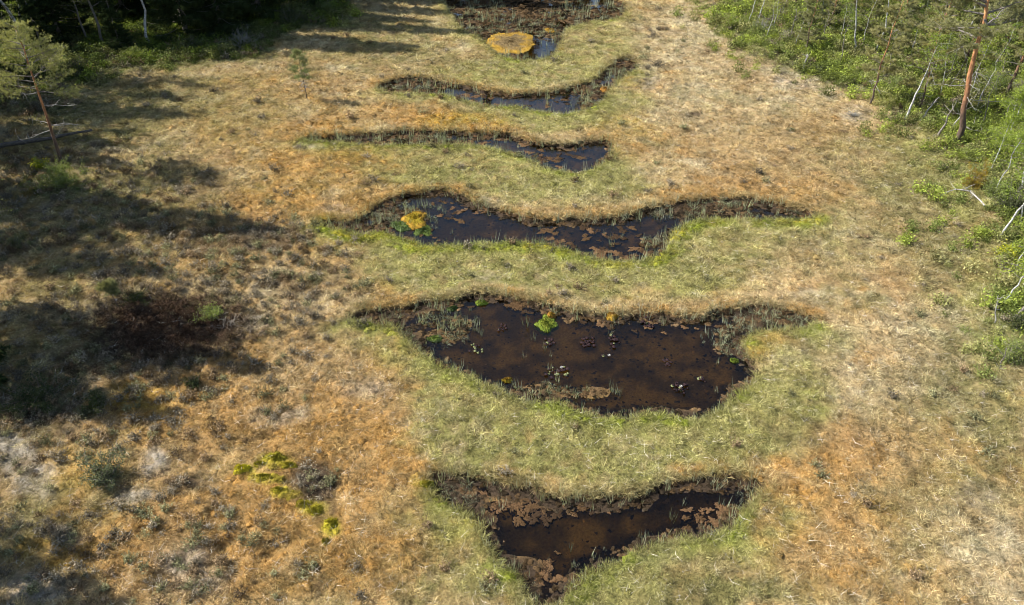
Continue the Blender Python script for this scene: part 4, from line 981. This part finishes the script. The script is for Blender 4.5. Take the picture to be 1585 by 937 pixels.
MOUND = [
 ('moss_islet', 791,63,41,19,.20,GOL,(.165,.115,.05),'round golden islet with brown middle in the farthest pool','islet'),
 ('moss_mound',851,45,8,3.5,.14,GOL,GOL,'tiny orange moss mound right of the round islet','moss mound'),
 ('moss_mound',845,497,17,15,.20,LIM,(.17,.19,.025),'bright lime green moss mound in the largest pool','moss mound'),
 ('moss_mound',853,485,7,6,.20,ORG,GOL,'small orange moss mound touching the lime green mound','moss mound'),
 ('moss_mound',784,583,9,4,.13,YEL,GOL,'small ochre moss mound near the lily cluster in the largest pool','moss mound'),
 ('moss_mound',1138,553,8,4,.13,LIM,LIM,'small green moss cushion at the right end of the largest pool','moss mound'),
 ('moss_mound',641,337,20,13,.22,GOL,YEL,'golden yellow moss mound at the left of the long pool','moss mound'),
 ('moss_mound',672,519,13,5,.12,GRN,(.12,.16,.03),'flat green moss patch in the left part of the largest pool','moss mound'),
 ('moss_mound',746,464,12,4,.14,LIM,LIM,'bright green moss strip under the far bank of the largest pool','moss mound'),
 ('moss_mound',700,472,9,4,.14,GRN,GRN,'dull green moss cushion left of the bright moss strip','moss mound'),
 ('moss_mound',620,345,20,8,.13,GRN,(.11,.16,.03),'green moss mat left of the golden mound in the long pool','moss mound'),
 ('moss_mound',655,352,15,9,.13,(.08,.11,.022),GRN,'green moss mat below the golden mound in the long pool','moss mound'),
 *[('moss_mound', px, py, rx, ry, h, (.36*b,.31*b,.02), (.34*b,.29*b,.02), lb, 'moss mound') for px, py, rx, ry, h, b, lb in [
  (375,731,14,7,.16,1.25,'brightest yellow moss cushion at the upper left end of the moss strip'),(402,722,13,6,.12,.8,'dull yellow moss cushion right of the brightest one'),(428,711,18,8,.12,.7,'broad olive moss mat at the top of the moss strip'),(448,722,14,6,.1,.8,'yellow moss mat right of the broad olive one'),(410,742,18,5,.1,.75,'pale yellow moss mat below the top of the moss strip'),(432,761,13,5,.12,.9,'yellow moss mat left of the dark hollow'),(468,780,13,7,.13,.75,'olive moss cushion at the lower left of the dark hollow'),(486,790,14,9,.13,.8,'yellow green moss cushion below the dark hollow'),(513,812,12,11,.18,.85,'lowest round yellow moss cushion of the strip'),(505,838,9,6,.1,.6,'small olive moss patch under the lowest round cushion')]],
 ('moss_mound',936,137,8,4,.2,ORG,ORG,'orange moss mound at the right end of the thin crescent pool','moss mound'),
 ('moss_mound',660,752,12,7,.18,(.26,.23,.02),(.30,.25,.03),'yellow moss cushion at the left tip of the nearest pool','moss mound'),
 ('moss_mound',948,486,10,5,.16,GOL,ORG,'orange moss cushion on the far bank of the largest pool','moss mound'),
]
for i, (nm, px, py, rx, ry, h, ce, cm, lab, cat) in enumerate(MOUND):
    x, y = (float(v) for v in G(px, py)); k = ppm(py); sr = abs(float(G(px, py - ry)[1]) - y)
    z = gz(x, y); z = max(z, WATER_Z - .03) if z < -.1 else z
    me, sp = dome(nm, rx / k, sr, h, 20 + i, ce, cm, 7000 if nm == 'moss_islet' else int(500 + 2600 * min(rx / k * sr, 1)), irr=.26 if nm == 'moss_islet' else .8, mid=.62 if nm == 'moss_islet' else .5)
    o = obj(nm, me, None, (x, y, z - .02)); tag(o, lab, cat, None if nm == 'moss_islet' else 'moss mounds'); obj('moss_sprouts', sp, o)

# ------------------------------------------------------------------ water lilies
def flatmat(name, c, rough=.4):
    m, t, out = newmat(name); p = N(t, 'ShaderNodeBsdfPrincipled'); p.inputs['Roughness'].default_value = rough; p.inputs['Specular IOR Level'].default_value = .5 if rough < .7 else .05
    n = N(t, 'ShaderNodeTexNoise'); n.inputs['Scale'].default_value = 30; g = N(t, 'ShaderNodeNewGeometry'); t.links.new(g.outputs['Position'], n.inputs['Vector'])
    t.links.new(ramp(t, n.outputs['Fac'], [(.3, tuple(v * .65 for v in c)), (.7, tuple(min(v * 1.3, .9) for v in c))]), p.inputs[0]); t.links.new(p.outputs[0], out.inputs[0]); return m
PADM = [flatmat('purple_lily_pad', (.028,.017,.018), .9), flatmat('green_lily_pad', (.13,.14,.065), .9), flatmat('lily_petal', (.38,.36,.33), .9)]
def pad_mesh(r, seed, mat):
    rng = np.random.default_rng(seed); a = np.linspace(.28, 2 * math.pi - .28, 15); k = r * (1 + rng.normal(0, .05, 15))
    V = [(0, 0, 0)] + [(k[i] * math.cos(a[i]), k[i] * math.sin(a[i]), .008 + rng.normal(0, .006)) for i in range(15)]; V += [(x, y, z - .006) for x, y, z in V]
    F = [(0, i, i + 1) for i in range(1, 15)] + [(16, 16 + i + 1, 16 + i) for i in range(1, 15)]
    for i in range(1, 15): F += [(i, 16 + i, 17 + i), (i, 17 + i, i + 1)]
    return mesh('lily_pad', V, F, mat, None, True)
PADS = [[pad_mesh(.075, s * 3 + m, PADM[m]) for s in range(3)] for m in range(2)]
def flower_mesh():
    b = MB(); rng = np.random.default_rng(1)
    for ring, (n, le) in enumerate(((8, 1.1), (6, .6))):
        for i in range(n):
            a = i * 6.283 / n + ring * .4; d = np.array([math.cos(a) * math.sin(le), math.sin(a) * math.sin(le), math.cos(le)]); u = np.array([-math.sin(a), math.cos(a), 0])
            b.add([(0, 0, .01), d * .05 + u * .018, d * .085, d * .05 - u * .018], [(0, 1, 2), (0, 2, 3)])
    return b.me('lily_flower', PADM[2])
FLW = flower_mesh()
for i, (px, py, rx, ry, npd, green, nf, lab) in enumerate([
  (737,540,15,9,16,.45,0,'lily cluster with pale pads in the left half of the largest pool'),
  (862,577,18,12,22,.35,1,'lily cluster with white flower near the lower bank of the largest pool'),
  (1053,601,13,12,24,.12,1,'dark lily cluster with pale bud at the lower right of the largest pool'),
  (951,527,8,13,18,.15,0,'narrow dark lily cluster in the middle of the largest pool'),
  (912,530,13,8,22,.03,0,'purple black lily cluster left of the narrow one'),
  (1003,501,11,9,20,.2,0,'lily cluster under the far bank of the largest pool'),
  (850,531,12,6,12,.12,0,'small dark lily cluster below the lime green mound'),
  (777,508,8,6,14,.05,0,'dark lily cluster left of the lime green mound'),
  (1088,588,6,5,7,.2,0,'tiny lily cluster at the right end of the largest pool'),
  (1033,562,8,5,8,.1,0,'faint lily cluster in the right middle of the largest pool'),
  (934,552,4,3,4,.5,1,'single pale lily bud in open dark water')]):
    rng = np.random.default_rng(700 + i); x, y = (float(v) for v in G(px, py, WATER_Z)); k = ppm(py)
    o = thing('water_lily', lab, 'water lily', (x, y, WATER_Z), 0, 'water lilies in the largest pool')
    sy = abs(float(G(px, py - ry, WATER_Z)[1]) - y)
    for j in range(npd):
        a = rng.uniform(0, 6.28); r = rng.random() ** .6
        obj('lily_pad', PADS[1 if rng.random() < green else 0][rng.integers(0, 3)], o, (r * rx / k * math.cos(a), r * sy * math.sin(a), .006 + .003 * j), rng.uniform(0, 6.28)).scale = (s := rng.uniform(.55, 1.15), s, 1)
    for j in range(nf): obj('lily_flower', FLW, o, (rng.normal(0, .15), rng.normal(0, .15), .03 + .003 * npd))

# ------------------------------------------------------------------ floating flakes of dead peat moss
PEAT = [flatmat('peat_flake', (.066,.039,.019), 1.0), flatmat('pale_peat_flake', (.10,.058,.029), 1.0), flatmat('dark_peat_flake', (.035,.022,.013), 1.0)]
def flake_mesh(seed, mat):
    rng = np.random.default_rng(seed); n = 26; a = np.linspace(0, 6.283, n, endpoint=False)
    k = 1 + .36 * np.sin(2 * a + rng.uniform(0, 6)) + .25 * np.sin(3 * a + rng.uniform(0, 6)) + rng.normal(0, .24, n)
    R = np.clip(k, .3, 1.7); V = [(0, 0, .012)]
    for f, zz in ((.35, .010), (.65, .006), (.85, .0), (1.0, -.012)):
        V += [(f * R[i] * math.cos(a[i]), f * R[i] * math.sin(a[i]), zz + rng.normal(0, .009)) for i in range(n)]
    V += [(x, y, -.05) for x, y, z in V[3 * n + 1:]]
    F = [(0, 1 + i, 1 + (i + 1) % n) for i in range(n)]
    for L_ in (1, n + 1, 2 * n + 1, 3 * n + 1):
        for i in range(n):
            p, q = L_ + i, L_ + (i + 1) % n; F += [(p, p + n, q + n), (p, q + n, q)]
    return mesh('peat_flake', V, F, mat, None, False)
FLK = [flake_mesh(800 + i, PEAT[i % 3]) for i in range(12)]
FL_SPEC = [  # pool, region (px, py, rx, ry), count, size range (m), label
 ('A', (800,780,55,22), 30, (.10,.26), 'brown peat flake afloat in the upper left of the nearest pool'),
 ('A', (835,885,28,28), 16, (.08,.22), 'brown peat flake afloat in the lower tip of the nearest pool'),
 ('A', (900,775,90,10), 16, (.08,.18), 'brown peat flake under the far bank of the nearest pool'),
 ('A', (1085,795,40,18), 14, (.08,.2), 'brown peat flake afloat in the right corner of the nearest pool'),
 ('C', (900,365,90,20), 26, (.10,.30), 'reddish peat flake afloat in the right half of the long pool'),
 ('C', (970,388,60,10), 18, (.12,.32), 'reddish peat flake along the near bank of the long pool'),
 ('C', (700,318,50,16), 18, (.10,.26), 'reddish peat flake in the upper left of the long pool'),
 ('C', (665,358,20,10), 8, (.10,.24), 'pinkish peat flake right of the golden mound'),
 ('D', (860,240,75,16), 26, (.12,.36), 'brown peat flake afloat in the wide end of the narrow wavy pool'),
 ('D', (750,215,50,8), 14, (.12,.34), 'brown peat flake in the thin middle of the narrow wavy pool'),
 ('E', (850,158,60,10), 22, (.12,.34), 'brown peat flake in the wide end of the thin crescent pool'),
 ('E', (745,147,40,8), 14, (.12,.34), 'brown peat flake in the left end of the thin crescent pool'),
 ('B', (820,466,50,6), 14, (.10,.26), 'reddish peat flake under the far bank of the largest pool'),
 ('B', (1000,500,120,10), 12, (.08,.2), 'dark peat flake below the far bank of the largest pool'),
]
for gi, (pk, (px, py, rx, ry), cnt, (s0, s1), lab) in enumerate(FL_SPEC):
    rng = np.random.default_rng(900 + gi); placed = 0; tries = 0
    while placed < cnt and tries < 400:
        tries += 1
        x, y = (float(v) for v in G(px + rng.normal(0, .6) * rx, py + rng.normal(0, .6) * ry))
        s = rng.uniform(s0, s1)
        if polysd(np.array([x]), np.array([y]), POOLS[pk])[0] > -.1 - s * .5: continue
        o = obj('peat_flake', FLK[rng.integers(0, 12)], None, (x, y, WATER_Z + .003 * (placed % 4) - .003), rng.uniform(0, 6.28)); o.scale = (s * rng.uniform(.9, 1.5), s * rng.uniform(.7, 1.1), 1)
        tag(o, lab, 'peat flake', 'floating peat flakes ' + str(gi)); o['group'] = lab.replace('peat flake', 'peat flakes'); placed += 1
